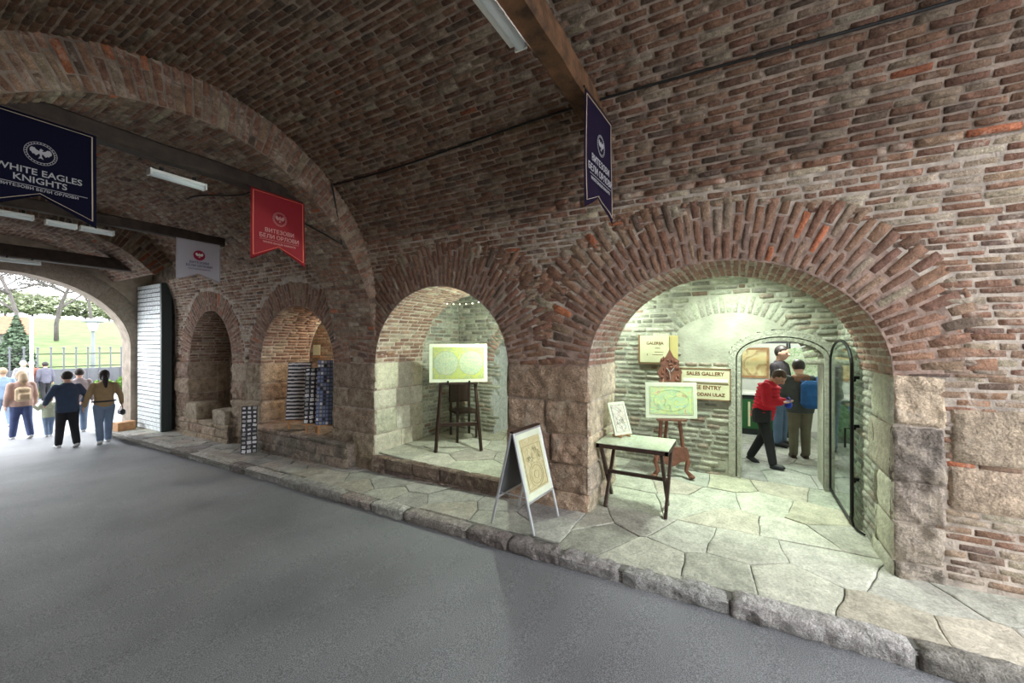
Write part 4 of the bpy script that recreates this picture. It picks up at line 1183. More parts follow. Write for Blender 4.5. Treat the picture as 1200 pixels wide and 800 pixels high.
# ================================================================== A-frame sign
def aframe(name, loc, rz, w, h, spread, label, cat):
    t = empty(name, loc, rz, label, cat)
    for s, nm in ((-1, 'front'), (1, 'back')):
        top = (s * .012, h); bot = (s * spread / 2, 0)
        L = math.hypot(bot[0] - top[0], h)
        fr = MB()
        for sx in (-1, 1): fr.bar((sx * (w / 2 - .012), bot[0], 0), (sx * (w / 2 - .012), top[0], top[1]), .026, .022, bev=.003)
        def on(k): return (top[0] + (bot[0] - top[0]) * k, top[1] + (bot[1] - top[1]) * k)
        for k in (.015, .70):
            y, z = on(k); fr.bar((-w / 2 + .012, y, z), (w / 2 - .012, y, z), .024, .024, bev=.003)
        fr.build(nm + '_frame', M['alu'], t)
        p = MB(); y0, z0 = on(.02); y1, z1 = on(.69); n = Vector((0, s * (z0 - z1), abs(y1 - y0))).normalized() * .004
        p.bar((0, y0, z0), (0, y1, z1), w - .04, .008); 
        p.build(nm + '_panel', M['grey_panel'] if s > 0 else M['paper'], t)
        if s < 0:
            q = MB(); c = Vector((0, (y0 + y1) / 2, (z0 + z1) / 2)); 
            d = Vector((0, y1 - y0, z1 - z0)).normalized(); nn = Vector((0, -abs(d.z), abs(d.y))) 
            if nn.y > 0: nn = -nn
            e = empty('tmp'); bpy.data.objects.remove(e)
            q.bar(Vector((0, y0, z0)) + d * .07 + nn * .006, Vector((0, y1, z1)) - d * .07 + nn * .006, w - .15, .003); q.build('map_print', M['map_sepia'], t)
            l = MB(); H = math.hypot(y1 - y0, z1 - z0)
            B = Vector((0, y1, z1)) + nn * .009
            P = lambda a, b_: Vector((a, 0, 0)) + B - d * b_
            iw = w - .18
            for (a0, b0, a1, b1) in ((-iw / 2, .09, iw / 2, .09), (iw / 2, .09, iw / 2, H - .15), (iw / 2, H - .15, -iw / 2, H - .15), (-iw / 2, H - .15, -iw / 2, .09)): l.bar(P(a0, b0), P(a1, b1), .004)
            for rr_ in (.36, .28, .12):
                pts = [P(iw * rr_ * math.cos(a), .22 + iw * rr_ * .9 * math.sin(a)) for a in np.linspace(0, 2 * PI, 28)]
                for a, c in zip(pts, pts[1:]): l.bar(a, c, .004)
            for k in range(16):
                q_ = [(rnd.uniform(-.4, .4) * iw, rnd.uniform(.36, H - .2))]
                for _ in range(6): q_.append((max(-iw * .45, min(iw * .45, q_[-1][0] + rnd.uniform(-.03, .03))), max(.34, min(H - .17, q_[-1][1] + rnd.uniform(-.04, .04)))))
                for a, c in zip(q_, q_[1:]): l.bar(P(*a), P(*c), .003)
            l.build('map_linework', mat('olive_linework', (.30, .28, .15), .6), t)
    b = MB(); b.bar((-w / 2, 0, h + .005), (w / 2, 0, h + .005), .05, .02, bev=.004); b.build('hinge_cap', M['wood_dark'], t)
    for s in (-1, 1):
        b = MB(); b.bar((s * (w / 2 - .03), -spread * .3, h * .35), (s * (w / 2 - .03), spread * .3, h * .35), .01); b.build('stay', M['alu'], t)
    return t
aframe('sandwich_board', (3.86, 2.03, float(zp(2.03)) + .006), -.06, .56, .99, .52, 'aluminium sandwich board with a sepia map poster standing on the pavement by the pier', 'sign')

# ================================================================== souvenir display boards
M['bk'] = mat('black_magnet', (.02, .02, .028), .5); M['wh'] = mat('white_magnet', (.62, .6, .62), .5); M['bl'] = mat('blue_magnet', (.17, .21, .36), .5); M['gr'] = mat('grey_magnet', (.30, .29, .28), .5); M['rd'] = mat('red_magnet', (.35, .12, .1), .5)
def display(name, loc, rz, tilt, w, h, leg, kind, label):
    t = empty(name, loc, rz, label, 'display board')
    t.rotation_euler = (-tilt, 0, rz)
    b = MB(); b.box((0, .012, leg + h / 2), (w, .02, h), bev=.003); panel = b.build('panel', M['bk'] if kind != 'blue' else mat('slate_panel', (.07, .08, .12), .6), t)
    if leg > 0:
        for s in (-1, 1):
            b = MB(); b.bar((s * (w / 2 - .05), .035, 0), (s * (w / 2 - .05), .035, leg + h * .9), .03, bev=.003); b.build('leg', M['wood_pale'], t)
        b = MB(); b.bar((0, .5, -tilt * .5 * 1.0 + .02), (0, .04, leg + h * .8), .028); b.build('rear_leg', M['wood_pale'], t)
        b = MB(); b.box((0, -.01, leg - .012), (w, .05, .02)); b.build('ledge', M['wood_pale'], t)
    items = {}
    if kind == 'stripe':
        n = 16
        for i in range(n):
            z = leg + h * (i + .5) / n
            for k in range(7):
                items.setdefault('wh', MB()).box(((k - 3) * w / 7.3 + rnd.uniform(-.003, .003), -.004, z + rnd.uniform(-.004, .004)), (w / 7.6, .012, h / n * .52))
    elif kind == 'dots':
        n = int(h / .075); m = max(2, int(w / .075))
        for i in range(n):
            for k in range(m):
                c = rnd.choice(['wh', 'gr', 'wh', 'bl', 'rd'] if w > .28 else ['wh', 'wh', 'gr'])
                items.setdefault(c, MB()).box(((k - (m - 1) / 2) * w / m, -.004, leg + h * (i + .5) / n), (w / m * rnd.uniform(.45, .8), .012, h / n * rnd.uniform(.4, .75)), Matrix.Rotation(rnd.uniform(-.3, .3), 3, 'Y'))
    else:
        n = 17; m = 8
        for i in range(n):
            for k in range(m):
                c = 'bl' if (k > 3 or rnd.random() < .5) else rnd.choice(['gr', 'wh', 'bk'])
                items.setdefault(c, MB()).box(((k - (m - 1) / 2) * w / m, -.004, leg + h * (i + .5) / n), (w / m * .72, .010, h / n * .66))
    for c, mb_ in items.items():
        o = mb_.build({'wh': 'white_magnets', 'bk': 'black_magnets', 'bl': 'blue_magnets', 'gr': 'grey_magnets', 'rd': 'red_magnets'}[c], M[c], panel); o['kind'] = 'stuff'
    return t
sz = -1.565
display('souvenir_board', (4.42, 7.05, sz), -.86, .14, .40, 1.06, .16, 'stripe', 'striped black and white souvenir board, left of the three in the arch')
display('souvenir_board', (4.34, 6.52, sz), -.86, .14, .26, .98, .16, 'dots', 'middle souvenir board in the arch, covered in pale trinkets')
display('souvenir_board', (4.42, 6.16, sz), -.86, .14, .42, 1.12, .16, 'blue', 'blue and black souvenir board, right of the three in the arch')
display('pavement_souvenir_board', (3.99, 7.82, float(zp(7.8)) + .004), -.55, .16, .25, .86, 0, 'dots', 'narrow souvenir board of white dots leaning by the pale pier on the pavement')
m_ = empty('paper_notice', (5.955, 8.72, -.28), -PI / 2, 'cream paper notice on the brick wall above the striped souvenir board', 'notice')
b = MB(); b.box((0, .0, .12), (.26, .012, .24), bev=.002); b.build('sheet', M['sign'], m_)
b = MB(); b.box((0, .01, -.03), (.28, .03, .03)); b.build('frame', M['wood_pale'], m_)

# ================================================================== iron gate leaf
t = empty('gate_leaf', (4.10, 12.56, float(zp(12.4))), 0, 'tall open gate leaf clad in pale riveted iron plates beside the gateway', 'gate')
gy0, gy1, gh = -.68, .68, 3.52
b = MB(); b.box((.09, 0, gh / 2), (.12, gy1 - gy0, gh)); b.build('timber_core', M['iron'], t)
b = MB(); b.box((.10, gy0 - .03, gh / 2), (.20, .08, gh)); b.build('edge_strap', mat('dark_green_iron', (.02, .03, .028), .5), t)
n = 34
for i in range(n):
    z = (i + .5) * gh / n; a = rnd.uniform(-.012, .012); b = MB()
    b.box((.018 - .004, 0, z), (.012, gy1 - gy0 - .02, gh / n * .80), Matrix.Rotation(a, 3, 'X') @ Matrix.Rotation(.10, 3, 'Y'))
    for k in range(9): b.ball((.006, gy0 + .08 + k * .155, z + .01 + a * (k - 4) * .155), (.008, .012, .012), 6, 4)
    b.build('iron_plate', M['plate'], t)

# ================================================================== glass door leaf
t = empty('glass_door', (GX - .06, -.985, -1.875), 0, 'open black framed glass door leaf with an arched top folded back along the side wall', 'door')
# local: -x away from the hinge, z up
def leafpath(g, zb=.03):
    xs = []; L = 1.14
    P = [(-g, zb + g), (-g, 1.62)]
    for a in np.linspace(0, PI / 2, 10)[1:]: P.append((-L * .5 - (L * .5 - g) * math.cos(a) * -1 if 0 else -g - (L * .5 - g) * (1 - math.cos(a)), 1.62 + (.30 - g) * math.sin(a)))
    for a in np.linspace(PI / 2, PI, 10)[1:]: P.append((-L * .5 - (L * .5 - g) * (-math.cos(a)), 1.62 + (.30 - g) * math.sin(a)))
    P.append((-L + g, zb + .12)); P.append((-L + g + .03, zb + .03 + g)); P.append((-L + g + .1, zb + g))
    return P
Pth = leafpath(.015)
b = MB(); b.tube([(x, 0, z) for x, z in Pth + [Pth[0]]], .017, 8); b.build('frame', M['iron'], t)
b = MB(); b.prism(leafpath(.02), lambda a, c, d: (a, d, c), -.004, .004); b.build('glass_pane', M['glass'], t, fixn=True)
for z in (.45, 1.0, 1.5):
    b = MB(); b.box((-.98, -.035, z), (.10, .04, .05), bev=.008); b.box((-1.05, -.05, z + .02), (.03, .05, .03)); b.build('lock', M['iron'], t)
b = MB(); b.tube([(-1.10, -.0, 1.0), (-1.10, .05, 1.0), (-1.10, .05, .8)], .010, 8); b.build('handle', M['iron'], t)
t = empty('door_stop_rail', (5.22, -.99, -1.87), 0, 'low black curved rail at the foot of the glass door', 'rail')
b = MB(); b.tube([(.02, .02, .12), (.0, .0, .02), (-.06, -.02, .012), (-.14, -.055, .012)], .011, 8); b.build('rail', M['iron'], t)

# ================================================================== cables
def cable(name, pts, label, r=.011):
    c = Vector(pts[len(pts) // 2]); b = MB(); b.tube([Vector(p) - c for p in pts], r, 6)
    o = tag(b.build(name, M['rubber']), label, 'cable'); o.location = c; return o
def vx(x, prof=P1, h=.03):
    th = math.acos((x - prof.xc) / prof.a); v = prof.zs + float(np.interp(th, prof.th, prof.s)); return v
v = vx(3.58); pts = []
for i in range(34):
    y = -2.6 + (RIB0 + 2.55) * i / 33; xx, zz = P1.pt(v - .03 * math.sin((i / 33) * 9) - .02, .032); pts.append((float(xx), y, float(zz)))
cable('power_cable', pts, 'long black cable running along the near brick vault')
pts = []
for i in range(8):
    a = i / 7; xx, zz = P2.pt(P2.zs + 1.75 + .45 * a, .03); pts.append((float(xx), RIB0 + .05 + .5 * a, float(zz)))
cable('power_cable', [(float(P1.pt(v, .03)[0]), RIB0 - .04, float(P1.pt(v, .03)[1]))] + pts, 'black cable stepping over the brick rib near the red banner')
pts = []
for i in range(12):
    a = i / 11; xx, zz = P1.pt(vx(3.30 + .1 * math.sin(a * 5)), .03); pts.append((float(xx), 6.0 + 2.2 * a, float(zz)))
cable('power_cable', pts, 'thin black cable between the red and white banners')
pts = [(3.64, 1.05, 2.30), (3.60, .99, 2.24), (3.66, 1.0, 2.16), (3.70, 1.03, 2.13)]

# ================================================================== people
def remesh(mb, voxel, smooth=3):
    """fuse the collected shapes into one continuous skin"""
    me = bpy.data.meshes.new('tmp'); me.from_pydata(np.concatenate(mb.v).tolist(), [], mb.f); me.update()
    o = bpy.data.objects.new('tmp', me); COL.objects.link(o)
    r = o.modifiers.new('r', 'REMESH'); r.mode = 'VOXEL'; r.voxel_size = voxel; r.use_smooth_shade = True
    s = o.modifiers.new('s', 'SMOOTH'); s.iterations = smooth; s.factor = .5
    dg = bpy.context.evaluated_depsgraph_get(); out = bpy.data.meshes.new_from_object(o.evaluated_get(dg))
    bpy.data.objects.remove(o); bpy.data.meshes.remove(me)
    return out
def skin_obj(name, mb, m, parent, voxel=.011, smooth=3):
    me = remesh(mb, voxel, smooth); me.name = name; me.materials.clear(); me.materials.append(m)
    o = bpy.data.objects.new(name, me); COL.objects.link(o); o.parent = parent; return o
def limb(mb, pts, rad):
    for i in range(len(pts) - 1):
        a, b = Vector(pts[i]), Vector(pts[i + 1]); n = 5
        mb.tube([a.lerp(b, k / n) for k in range(n + 1)], [rad[i] + (rad[i + 1] - rad[i]) * k / n for k in range(n + 1)], 10)
    for p, r in zip(pts, rad): mb.ball(p, r * .99, 10, 7)
def torso(mb, rings):
    """rings: centre x,y,z, half width, half depth"""
    n = 16; V = []
    for (x, y, z, a, b) in rings:
        for j in range(n):
            t = 2 * PI * j / n; V.append((x + a * math.cos(t), y + b * math.sin(t), z))
    k = len(rings)
    Fc = [(i * n + j, i * n + (j + 1) % n, (i + 1) * n + (j + 1) % n, (i + 1) * n + j) for i in range(k - 1) for j in range(n)] + [tuple(range(n))[::-1], tuple((k - 1) * n + j for j in range(n))]
    mb.add(V, Fc)

def person(loc, H, heading, label, legs, arms, lean=0.0, nod=0.0, turn=0.0, top=None, bottom=None, shoes=None, hair=None, hairkind='short',
           puff=1.0, hem=.47, child=False, skirt=False, face=False, group=None, sleeve=True, quilt=False, hood=None, topname='jacket'):
    """local axes: x right, y forward; legs: two (knee_forward, ankle_forward, ankle_lift); arms: two (elbow, wrist) offsets from the shoulder"""
    t = empty('person', loc, heading, label, 'person', group)
    t.scale = (H, H, H)
    hz = .52 if not child else .48
    def L(p):                                       # lean the upper body about the hips
        v = Vector(p) - Vector((0, 0, hz)); v = Matrix.Rotation(-lean, 3, 'X') @ v
        return v + Vector((0, 0, hz))
    hr = .062 if not child else .085
    sh = [L((s * .102, 0, .79)) for s in (-1, 1)]
    neck = L((0, 0, .85)); head = L((0, .01, .925 if not child else .90)) 
    Rh = Matrix.Rotation(-lean, 3, 'X') @ Matrix.Rotation(turn, 3, 'Z') @ Matrix.Rotation(-nod, 3, 'X')
    head = neck + Rh @ (L((0, .008, .925)) - neck) if nod else head
    hips = [Vector((s * .05, 0, hz - .02)) for s in (-1, 1)]
    knees, ankles = [], []
    for (kf, af, lift), s in zip(legs, (-1, 1)):
        knees.append(Vector((s * .052, kf, .285 + lift * .5))); ankles.append(Vector((s * .055, af, .045 + lift)))
    elb = [sh[i] + Vector(arms[i][0]) for i in (0, 1)]; wri = [sh[i] + Vector(arms[i][1]) for i in (0, 1)]
    b = MB()
    # head with brow, nose, chin, ears
    def HP(p): return head + Rh @ Vector(p)
    b.ball(head, (hr * .80, hr * .98, hr * 1.12), 14, 10, Rh); b.ball(HP((0, hr * .35, -hr * .55)), (hr * .55, hr * .55, hr * .55), 10, 7, Rh)
    b.ball(HP((0, hr * 1.02, -hr * .12)), (hr * .15, hr * .24, hr * .28), 8, 6, Rh)
    for s in (-1, 1): b.ball(HP((s * hr * .82, 0, -hr * .05)), (hr * .12, hr * .22, hr * .32), 8, 6, Rh)
    limb(b, [L((0, -.005, .80)), HP((0, -.01, -hr * .5))], [.036, .032])
    rings = [(0, 0, hz - .05, .075, .055), (0, 0, hz + .02, .08, .055), (0, 0, .62, .07, .05), (0, 0, .72, .08, .05), (0, 0, .78, .085, .042), (0, 0, .81, .045, .035)]
    def leanrings(rs):
        out = MB(); torso(out, rs); V = [tuple(L(p)) for p in out.v[0]]; return V, out.f
    V, Fc = leanrings(rings); b.add(V, Fc)
    for i, s in enumerate((-1, 1)):
        limb(b, [sh[i], elb[i], wri[i]], [.030, .023, .016])
        limb(b, [hips[i], knees[i], ankles[i]], [.048, .032, .021])
        b.ball(ankles[i] + Vector((0, .012, -.018)), (.018, .026, .016), 10, 6)
        # hand: palm, five curled fingers
        d = (wri[i] - elb[i]).normalized(); side = Vector((0, 1, 0)) if abs(d.y) < .8 else Vector((0, 0, 1)); side = (side - d * side.dot(d)).normalized(); nrm = d.cross(side).normalized() * (-s)
        pc = wri[i] + d * .028; b.ball(pc, (.014, .022, .030), 8, 6, Matrix((nrm, side, d)).transposed())
        for k in range(4):
            ln = (.036, .042, .040, .032)[k]; p0 = pc + d * .02 + side * (.0165 - .011 * k); p1 = p0 + d * ln * .55 + nrm * .006; p2 = p1 + d * ln * .35 + nrm * .014
            limb(b, [p0, p1, p2], [.0056, .0052, .0045])
        p0 = wri[i] + d * .012 + side * .016; p1 = p0 + d * .020 + side * .016; p2 = p1 + d * .018 + side * .004 + nrm * .006
        limb(b, [p0, p1, p2], [.0064, .0058, .005])
    skin_obj('body', b, M['skin'], t, .0052, 2)
    # trousers
    b = MB()
    for i in (0, 1): limb(b, [hips[i], knees[i], ankles[i] + Vector((0, 0, .005))], [.064, .046, .038])
    torso(b, [(0, 0, hz - .06, .085, .066), (0, 0, hz, .10, .07), (0, 0, hz + .05, .095, .066)])
    skin_obj('trousers', b, bottom, t, .008, 3)
    # top
    b = MB(); p = puff
    rs = [(0, 0, hem, .100 * p, .075 * p), (0, 0, hem + .05, .108 * p, .080 * p), (0, 0, .62, .100 * p, .075 * p), (0, 0, .70, .108 * p, .078 * p), (0, 0, .77, .108 * p, .068 * p), (0, 0, .812, .085, .054), (0, 0, .845, .045, .045)]
    V, Fc = leanrings(rs); b.add(V, Fc)
    if quilt:
        for q in np.arange(hem, .80, .035):
            V, Fc = leanrings([(0, 0, q, .10 * p, .075 * p), (0, 0, q + .012, .117 * p, .09 * p), (0, 0, q + .024, .10 * p, .075 * p)]); b.add(V, Fc)
    for i in (0, 1): limb(b, [sh[i], elb[i], elb[i].lerp(wri[i], .92)], [.040 * p, .034 * p, .027 * p])
    if hood: b.ball(L((0, -.06, .82)), (.06, .045, .035))
    tag(skin_obj(topname, b, top, t, .0075, 3))
    # shoes
    for i in (0, 1):
        b = MB(); a = ankles[i]; pitch = Matrix.Rotation(-(.0 if legs[i][2] < .01 else .5), 3, 'X')
        b.ball(a + pitch @ Vector((0, .040, -.022)), (.029, .070, .024), 12, 8, pitch); b.ball(a + Vector((0, 0, -.01)), (.028, .034, .03), 10, 7)
        b.box(a + pitch @ Vector((0, .035, -.038)), (.05, .12, .012), pitch)
        skin_obj('shoe', b, shoes, t, .006, 2)
    # hair
    b = MB(); b.ball(HP((0, -hr * .14, hr * .20)), (hr * .93, hr * 1.02, hr * 1.08), 14, 10, Rh)
    if hairkind in ('long', 'pony'):
        b.ball(HP((0, -hr * .35, -hr * .3)), (hr * .85, hr * .72, hr * 1.0), 12, 8, Rh)
        tail = [HP((0, -hr * .8, hr * .1)), HP((0, -hr * 1.15, -hr * 1.0)), HP((.004, -hr * 1.1, -hr * (2.6 if hairkind == 'pony' else 2.0)))]
        limb(b, tail, [.030, .033, .014] if hairkind == 'pony' else [.045, .05, .025])
    me = remesh(b, .007, 3)
    # keep the face clear of hair
    o = bpy.data.objects.new('hair', me); COL.objects.link(o); o.parent = t; me.materials.clear(); me.materials.append(hair)
    for v in me.vertices:
        q = Rh.transposed() @ (v.co - head)
        lim = hr * .72 if q.z > hr * .55 else hr * .18
        if q.y > lim: q.y = lim + (q.y - lim) * .05; q.x *= .93; v.co = head + Rh @ q
    if face:
        for s in (-1, 1):
            b = MB(); b.ball(HP((s * hr * .34, hr * .84, hr * .08)), (hr * .13, hr * .09, hr * .08), 8, 6, Rh); b.build('eye', M['bk'], t)
        b = MB(); b.ball(HP((0, hr * .90, -hr * .48)), (hr * .24, hr * .07, hr * .06), 8, 6, Rh); b.build('mouth', mat('lips', (.42, .14, .12), .5), t)
    return t, dict(sh=sh, wri=wri, elb=elb, head=head, HP=HP, L=L, hr=hr)

HAIR_D = mat('dark_hair', (.018, .012, .010), .55); HAIR_B = mat('brown_hair', (.08, .045, .028), .55); HAIR_L = mat('fair_hair', (.30, .22, .14), .6); HAIR_G = mat('grey_cap', (.14, .14, .15), .7)
def cloth(n, c): return mat(n, c, .85, noise=.18, nscale=9, bump=.35, bscale=24)
# -- inside the gallery
fz = -1.875
red = cloth('red_quilted_coat', (.62, .02, .045)); blackc = cloth('black_trousers', (.015, .015, .018)); wshoe = mat('black_shoe', (.02, .02, .025), .5)
t, g = person((7.30, -.30, fz), 1.56, math.radians(195), 'person in red quilted jacket and black trousers looking down behind the gallery doorway', [(-.01, -.13, .012), (.06, .10, .0)], [((-.03, .02, -.15), (.045, .12, -.145)), ((.03, .02, -.15), (-.045, .12, -.145))],
       lean=.20, nod=.65, top=red, bottom=blackc, shoes=wshoe, hair=HAIR_B, hairkind='short', puff=1.16, hem=.46, face=True, quilt=True)
t.rotation_euler = (0, 0, math.radians(160))
bl = mat('blue_bag_cloth', (.01, .06, .55), .55)
v = t.matrix_world if 0 else None
def world_of(o, p):
    m = Matrix.Translation(o.location) @ Matrix.Rotation(o.rotation_euler.z, 4, 'Z') @ Matrix.Scale(o.scale[0], 4); return m @ Vector(p)
hp = world_of(t, (g['wri'][0] + g['wri'][1]) / 2 + Vector((0, .04, -.02)))
o = empty('hand_bag', hp, .3, 'bright blue pouch held in the hands of the person in red', 'bag')
b = MB(); b.ball((0, 0, 0), (.07, .045, .06), 12, 8); b.box((0, 0, .03), (.11, .05, .05), bev=.015); skin_obj('pouch', b, bl, o, .008, 2)
b = MB(); b.tube([(-.05, 0, .03), (-.06, 0, .09), (.0, 0, .11), (.06, 0, .09), (.05, 0, .03)], .006, 6); b.build('strap', bl, o)
o = empty('shoulder_bag', world_of(t, (.10, .02, .50)), .2, 'black shoulder bag at the side of the person in red', 'bag')
b = MB(); b.box((0, 0, 0), (.08, .26, .22), bev=.03); b.build('bag_body', M['bk'], o)
b = MB(); b.tube([(0, -.1, .1), (-.03, -.04, .4), (-.04, .0, .48)], .008, 6); b.build('strap', M['bk'], o)

t, g = person((8.00, -.84, fz), 1.62, math.radians(-80), 'person seen from behind in a dark coat, brown collar, khaki trousers, wearing a blue backpack', [(.015, .0, 0), (.02, .02, 0)], [((-.03, .03, -.15), (.02, .12, -.20)), ((.03, .03, -.15), (-.02, .12, -.20))],
       lean=.05, nod=.25, top=cloth('dark_coat', (.045, .055, .055)), bottom=cloth('khaki_trousers', (.13, .12, .085)), shoes=mat('brown_shoe', (.05, .035, .025), .6), hair=HAIR_D, puff=1.15, hem=.46)
b = MB(); b.ball((0, -.02, .825), (.085, .07, .025), 12, 7); b.ball((0, -.055, .80), (.07, .03, .04)); skin_obj('brown_collar', b, cloth('brown_collar', (.20, .11, .07)), t, .008, 2)
bpk = cloth('blue_backpack_cloth', (.015, .09, .26))
p = world_of(t, (.055, -.15, .66))
o = empty('backpack', p, math.radians(-80), 'bright blue backpack worn by the person in the dark coat', 'backpack')
b = MB(); b.box((0, 0, 0), (.30, .17, .44), bev=.06); b.box((0, -.10, -.08), (.22, .07, .22), bev=.03); skin_obj('pack', b, bpk, o, .015, 4)
for s in (-1, 1):
    b = MB(); b.tube([(s * .10, .08, .18), (s * .12, .18, .26), (s * .13, .28, .18), (s * .13, .27, -.02), (s * .12, .09, -.16)], .015, 8); b.build('shoulder_strap', bpk, o)
person((8.85, -.62, fz), 1.84, math.radians(150), 'tall dark haired person in a dark top standing furthest inside the sales room', [(.01, 0, 0), (.01, .01, 0)], [((-.03, .02, -.15), (0, .08, -.24)), ((.03, .02, -.15), (0, .08, -.24))],
       nod=.2, top=cloth('black_top', (.03, .025, .03)), bottom=cloth('blue_jeans', (.10, .16, .26)), shoes=wshoe, hair=HAIR_D, face=True)

# -- outside / walking to the exit: feet found on the sloping road
def ground(px, py):
    tt = (px - 600) / F; dx, dy = VX + VY * tt, VY - VX * tt; k = 1.0
    e = (402 - py) / F          # z = k*e ; road z = -2.018 - .017*y
    k = 1.993 / (-e - .017 * dy); return Vector((k * dx, k * dy, k * e))
walk = [(.045, .09, .0), (-.03, -.10, .02)]; walk2 = [(-.02, -.09, .02), (.045, .08, .0)]
arm = [((-.035, -.02, -.16), (-.04, .02, -.29)), ((.035, -.01, -.16), (.04, .03, -.29))]
arm_out = [((-.06, -.02, -.15), (-.085, .01, -.27)), ((.06, -.01, -.15), (.08, .03, -.27))]
jeans = cloth('washed_jeans', (.16, .22, .32)); dj = cloth('navy_jeans', (.05, .07, .16)); wsn = mat('white_trainer', (.6, .6, .6), .6)
t, g = person(ground(79, 524), 1.62, math.radians(4), 'person in a dark blue jacket and black trousers walking toward the gateway', walk, [((-.075, -.02, -.13), (-.07, .08, -.21)), ((.075, -.02, -.13), (.07, .08, -.21))],
       lean=.04, top=cloth('navy_jacket', (.035, .055, .10)), bottom=blackc, shoes=wsn, hair=HAIR_D, puff=1.06, hem=.46)
t, g = person(ground(122, 519), 1.62, math.radians(-4), 'person with dark ponytail, tan sweater and jeans walking beside the gate leaf', walk2, arm_out,
       top=cloth('tan_sweater', (.30, .21, .11)), bottom=jeans, shoes=wsn, hair=HAIR_D, hairkind='pony', puff=.96, hem=.50, topname='sweater')
b = MB(); b.tube([(.113 * math.cos(a), .084 * math.sin(a), .575) for a in np.linspace(0, 2 * PI, 25)], .012, 6); tag(b.build('dark_belt', M['bk'], t), 'black belt over the sweater')
hp = world_of(t, g['wri'][1] + Vector((0, .01, -.06)))
o = empty('handbag', hp + Vector((0, 0, -.10)), 0, 'small black handbag held by the person in the tan sweater', 'bag')
b = MB(); b.box((0, 0, 0), (.09, .24, .13), bev=.03); b.build('bag_body', M['bk'], o)
b = MB(); b.tube([(0, -.08, .05), (0, -.06, .12), (0, .06, .12), (0, .08, .05)], .008, 6); b.build('strap', M['bk'], o)
t, g = person(ground(25, 514), 1.60, math.radians(10), 'fair haired person in a pale pinkish coat walking away near the left edge', walk, arm,
       top=cloth('pink_coat', (.36, .24, .20)), bottom=dj, shoes=wsn, hair=HAIR_L, hairkind='long', puff=1.15, hem=.48)
o = empty('backpack', world_of(t, (-.03, -.13, .66)), math.radians(10), 'beige backpack on the person in the pale pinkish coat', 'backpack')
b = MB(); b.box((0, 0, 0), (.26, .13, .34), bev=.05); b.box((0, -.08, -.05), (.18, .05, .15), bev=.02); skin_obj('pack', b, cloth('beige_pack', (.45, .34, .22)), o, .015, 4)
person(ground(57, 511), .98, math.radians(5), 'small child in a pale green top and blue trousers walking between two adults', walk2, [((-.07, 0, -.10), (-.14, 0, -.02)), ((.05, 0, -.13), (.05, .02, -.24))],
       top=cloth('pale_green_top', (.42, .46, .34)), bottom=jeans, shoes=wsn, hair=HAIR_L, child=True, puff=1.15)
person(ground(93, 507), 1.62, math.radians(-6), 'person in a grey top half hidden behind the one in the blue jacket', walk2, arm, top=cloth('grey_top', (.28, .24, .25)), bottom=jeans, shoes=wsn, hair=HAIR_D)
person(ground(3, 500), 1.62, math.radians(8), 'person in a light blue shirt cut by the left edge of the photo', walk, arm, top=cloth('light_blue_shirt', (.20, .28, .40)), bottom=jeans, shoes=wsn, hair=HAIR_L)
person(ground(37, 472), 1.70, math.radians(8), 'distant person in a coral and white top beyond the gateway', walk, arm, top=cloth('coral_top', (.26, .10, .07)), bottom=jeans, shoes=wsn, hair=HAIR_G)
person(ground(53, 471), 1.66, math.radians(8), 'distant person in dark clothes right of the one in coral', walk2, arm, top=cloth('dark_top', (.10, .10, .13)), bottom=blackc, shoes=wsn, hair=HAIR_D)
person(ground(27, 474), 1.74, math.radians(-170), 'distant person in a pale cap and light clothes left of the one in coral', walk2, arm, top=cloth('light_top', (.2, .2, .21)), bottom=dj, shoes=wsn, hair=HAIR_G)
o = empty('cardboard_box', (3.80, 13.02, zp(13.02)), .1, 'small tan box on the ground at the foot of the gateway jamb', 'box')
b = MB(); b.box((0, 0, .10), (.34, .26, .20), bev=.01); b.build('box_body', M['wood_pale'], o)
b = MB(); b.box((0, -.07, .205), (.34, .12, .008), Matrix.Rotation(.1, 3, 'X')); b.box((0, .07, .205), (.34, .12, .008), Matrix.Rotation(-.1, 3, 'X')); b.build('flap', M['wood_pale'], o)

# ================================================================== sales room furniture
M['wh_panel'] = mat('white_panel', (.75, .76, .74), .5)
t = empty('display_counter', (9.9, .1, fz), 0, 'dark green and black display counter along the far side of the sales room', 'counter')
b = MB(); b.box((0, 0, .40), (.6, 2.0, .80), bev=.01); b.build('base', mat('black_counter', (.015, .02, .02), .5), t)
b = MB(); b.box((0, 0, .83), (.66, 2.06, .05), bev=.01); b.build('worktop', M['wh_panel'], t)
for k in range(4):
    b = MB(); b.box((-.305, -.75 + .5 * k, .42), (.015, .44, .6)); o = b.build('green_panel', mat('green_panel', (.02, .10, .03), .5), t)
    b = MB(); b.box((-.318, -.75 + .5 * k, .42), (.01, .04, .5)); b.build('slat', M['sign'], o)
t = empty('wall_painting', (10.56, -.05, -.78), -PI / 2, 'large warm yellow framed picture on the sales room wall', 'picture')
b = MB(); b.box((0, 0, .34), (1.0, .03, .68), bev=.004); b.build('frame', M['wood_pale'], t)
b = MB(); b.box((0, -.018, .34), (.9, .006, .58)); b.build('print', ramp_print('yellow_picture', [(.70, .52, .22), (.75, .66, .36), (.45, .28, .12), (.72, .70, .46)], 3), t)
t = empty('wall_display', (10.56, -1.35, -.95), -PI / 2, 'pale green leaf patterned display on the right of the sales room wall', 'display')
b = MB(); b.box((0, 0, .45), (1.2, .04, .9), bev=.004); b.build('backing', M['wh_panel'], t)
b = MB(); b.box((0, -.022, .45), (1.1, .006, .8)); b.build('print', ramp_print('leafy_print', [(.75, .78, .68), (.40, .58, .25), (.78, .8, .7), (.25, .45, .15), (.8, .8, .74)], 12), t)
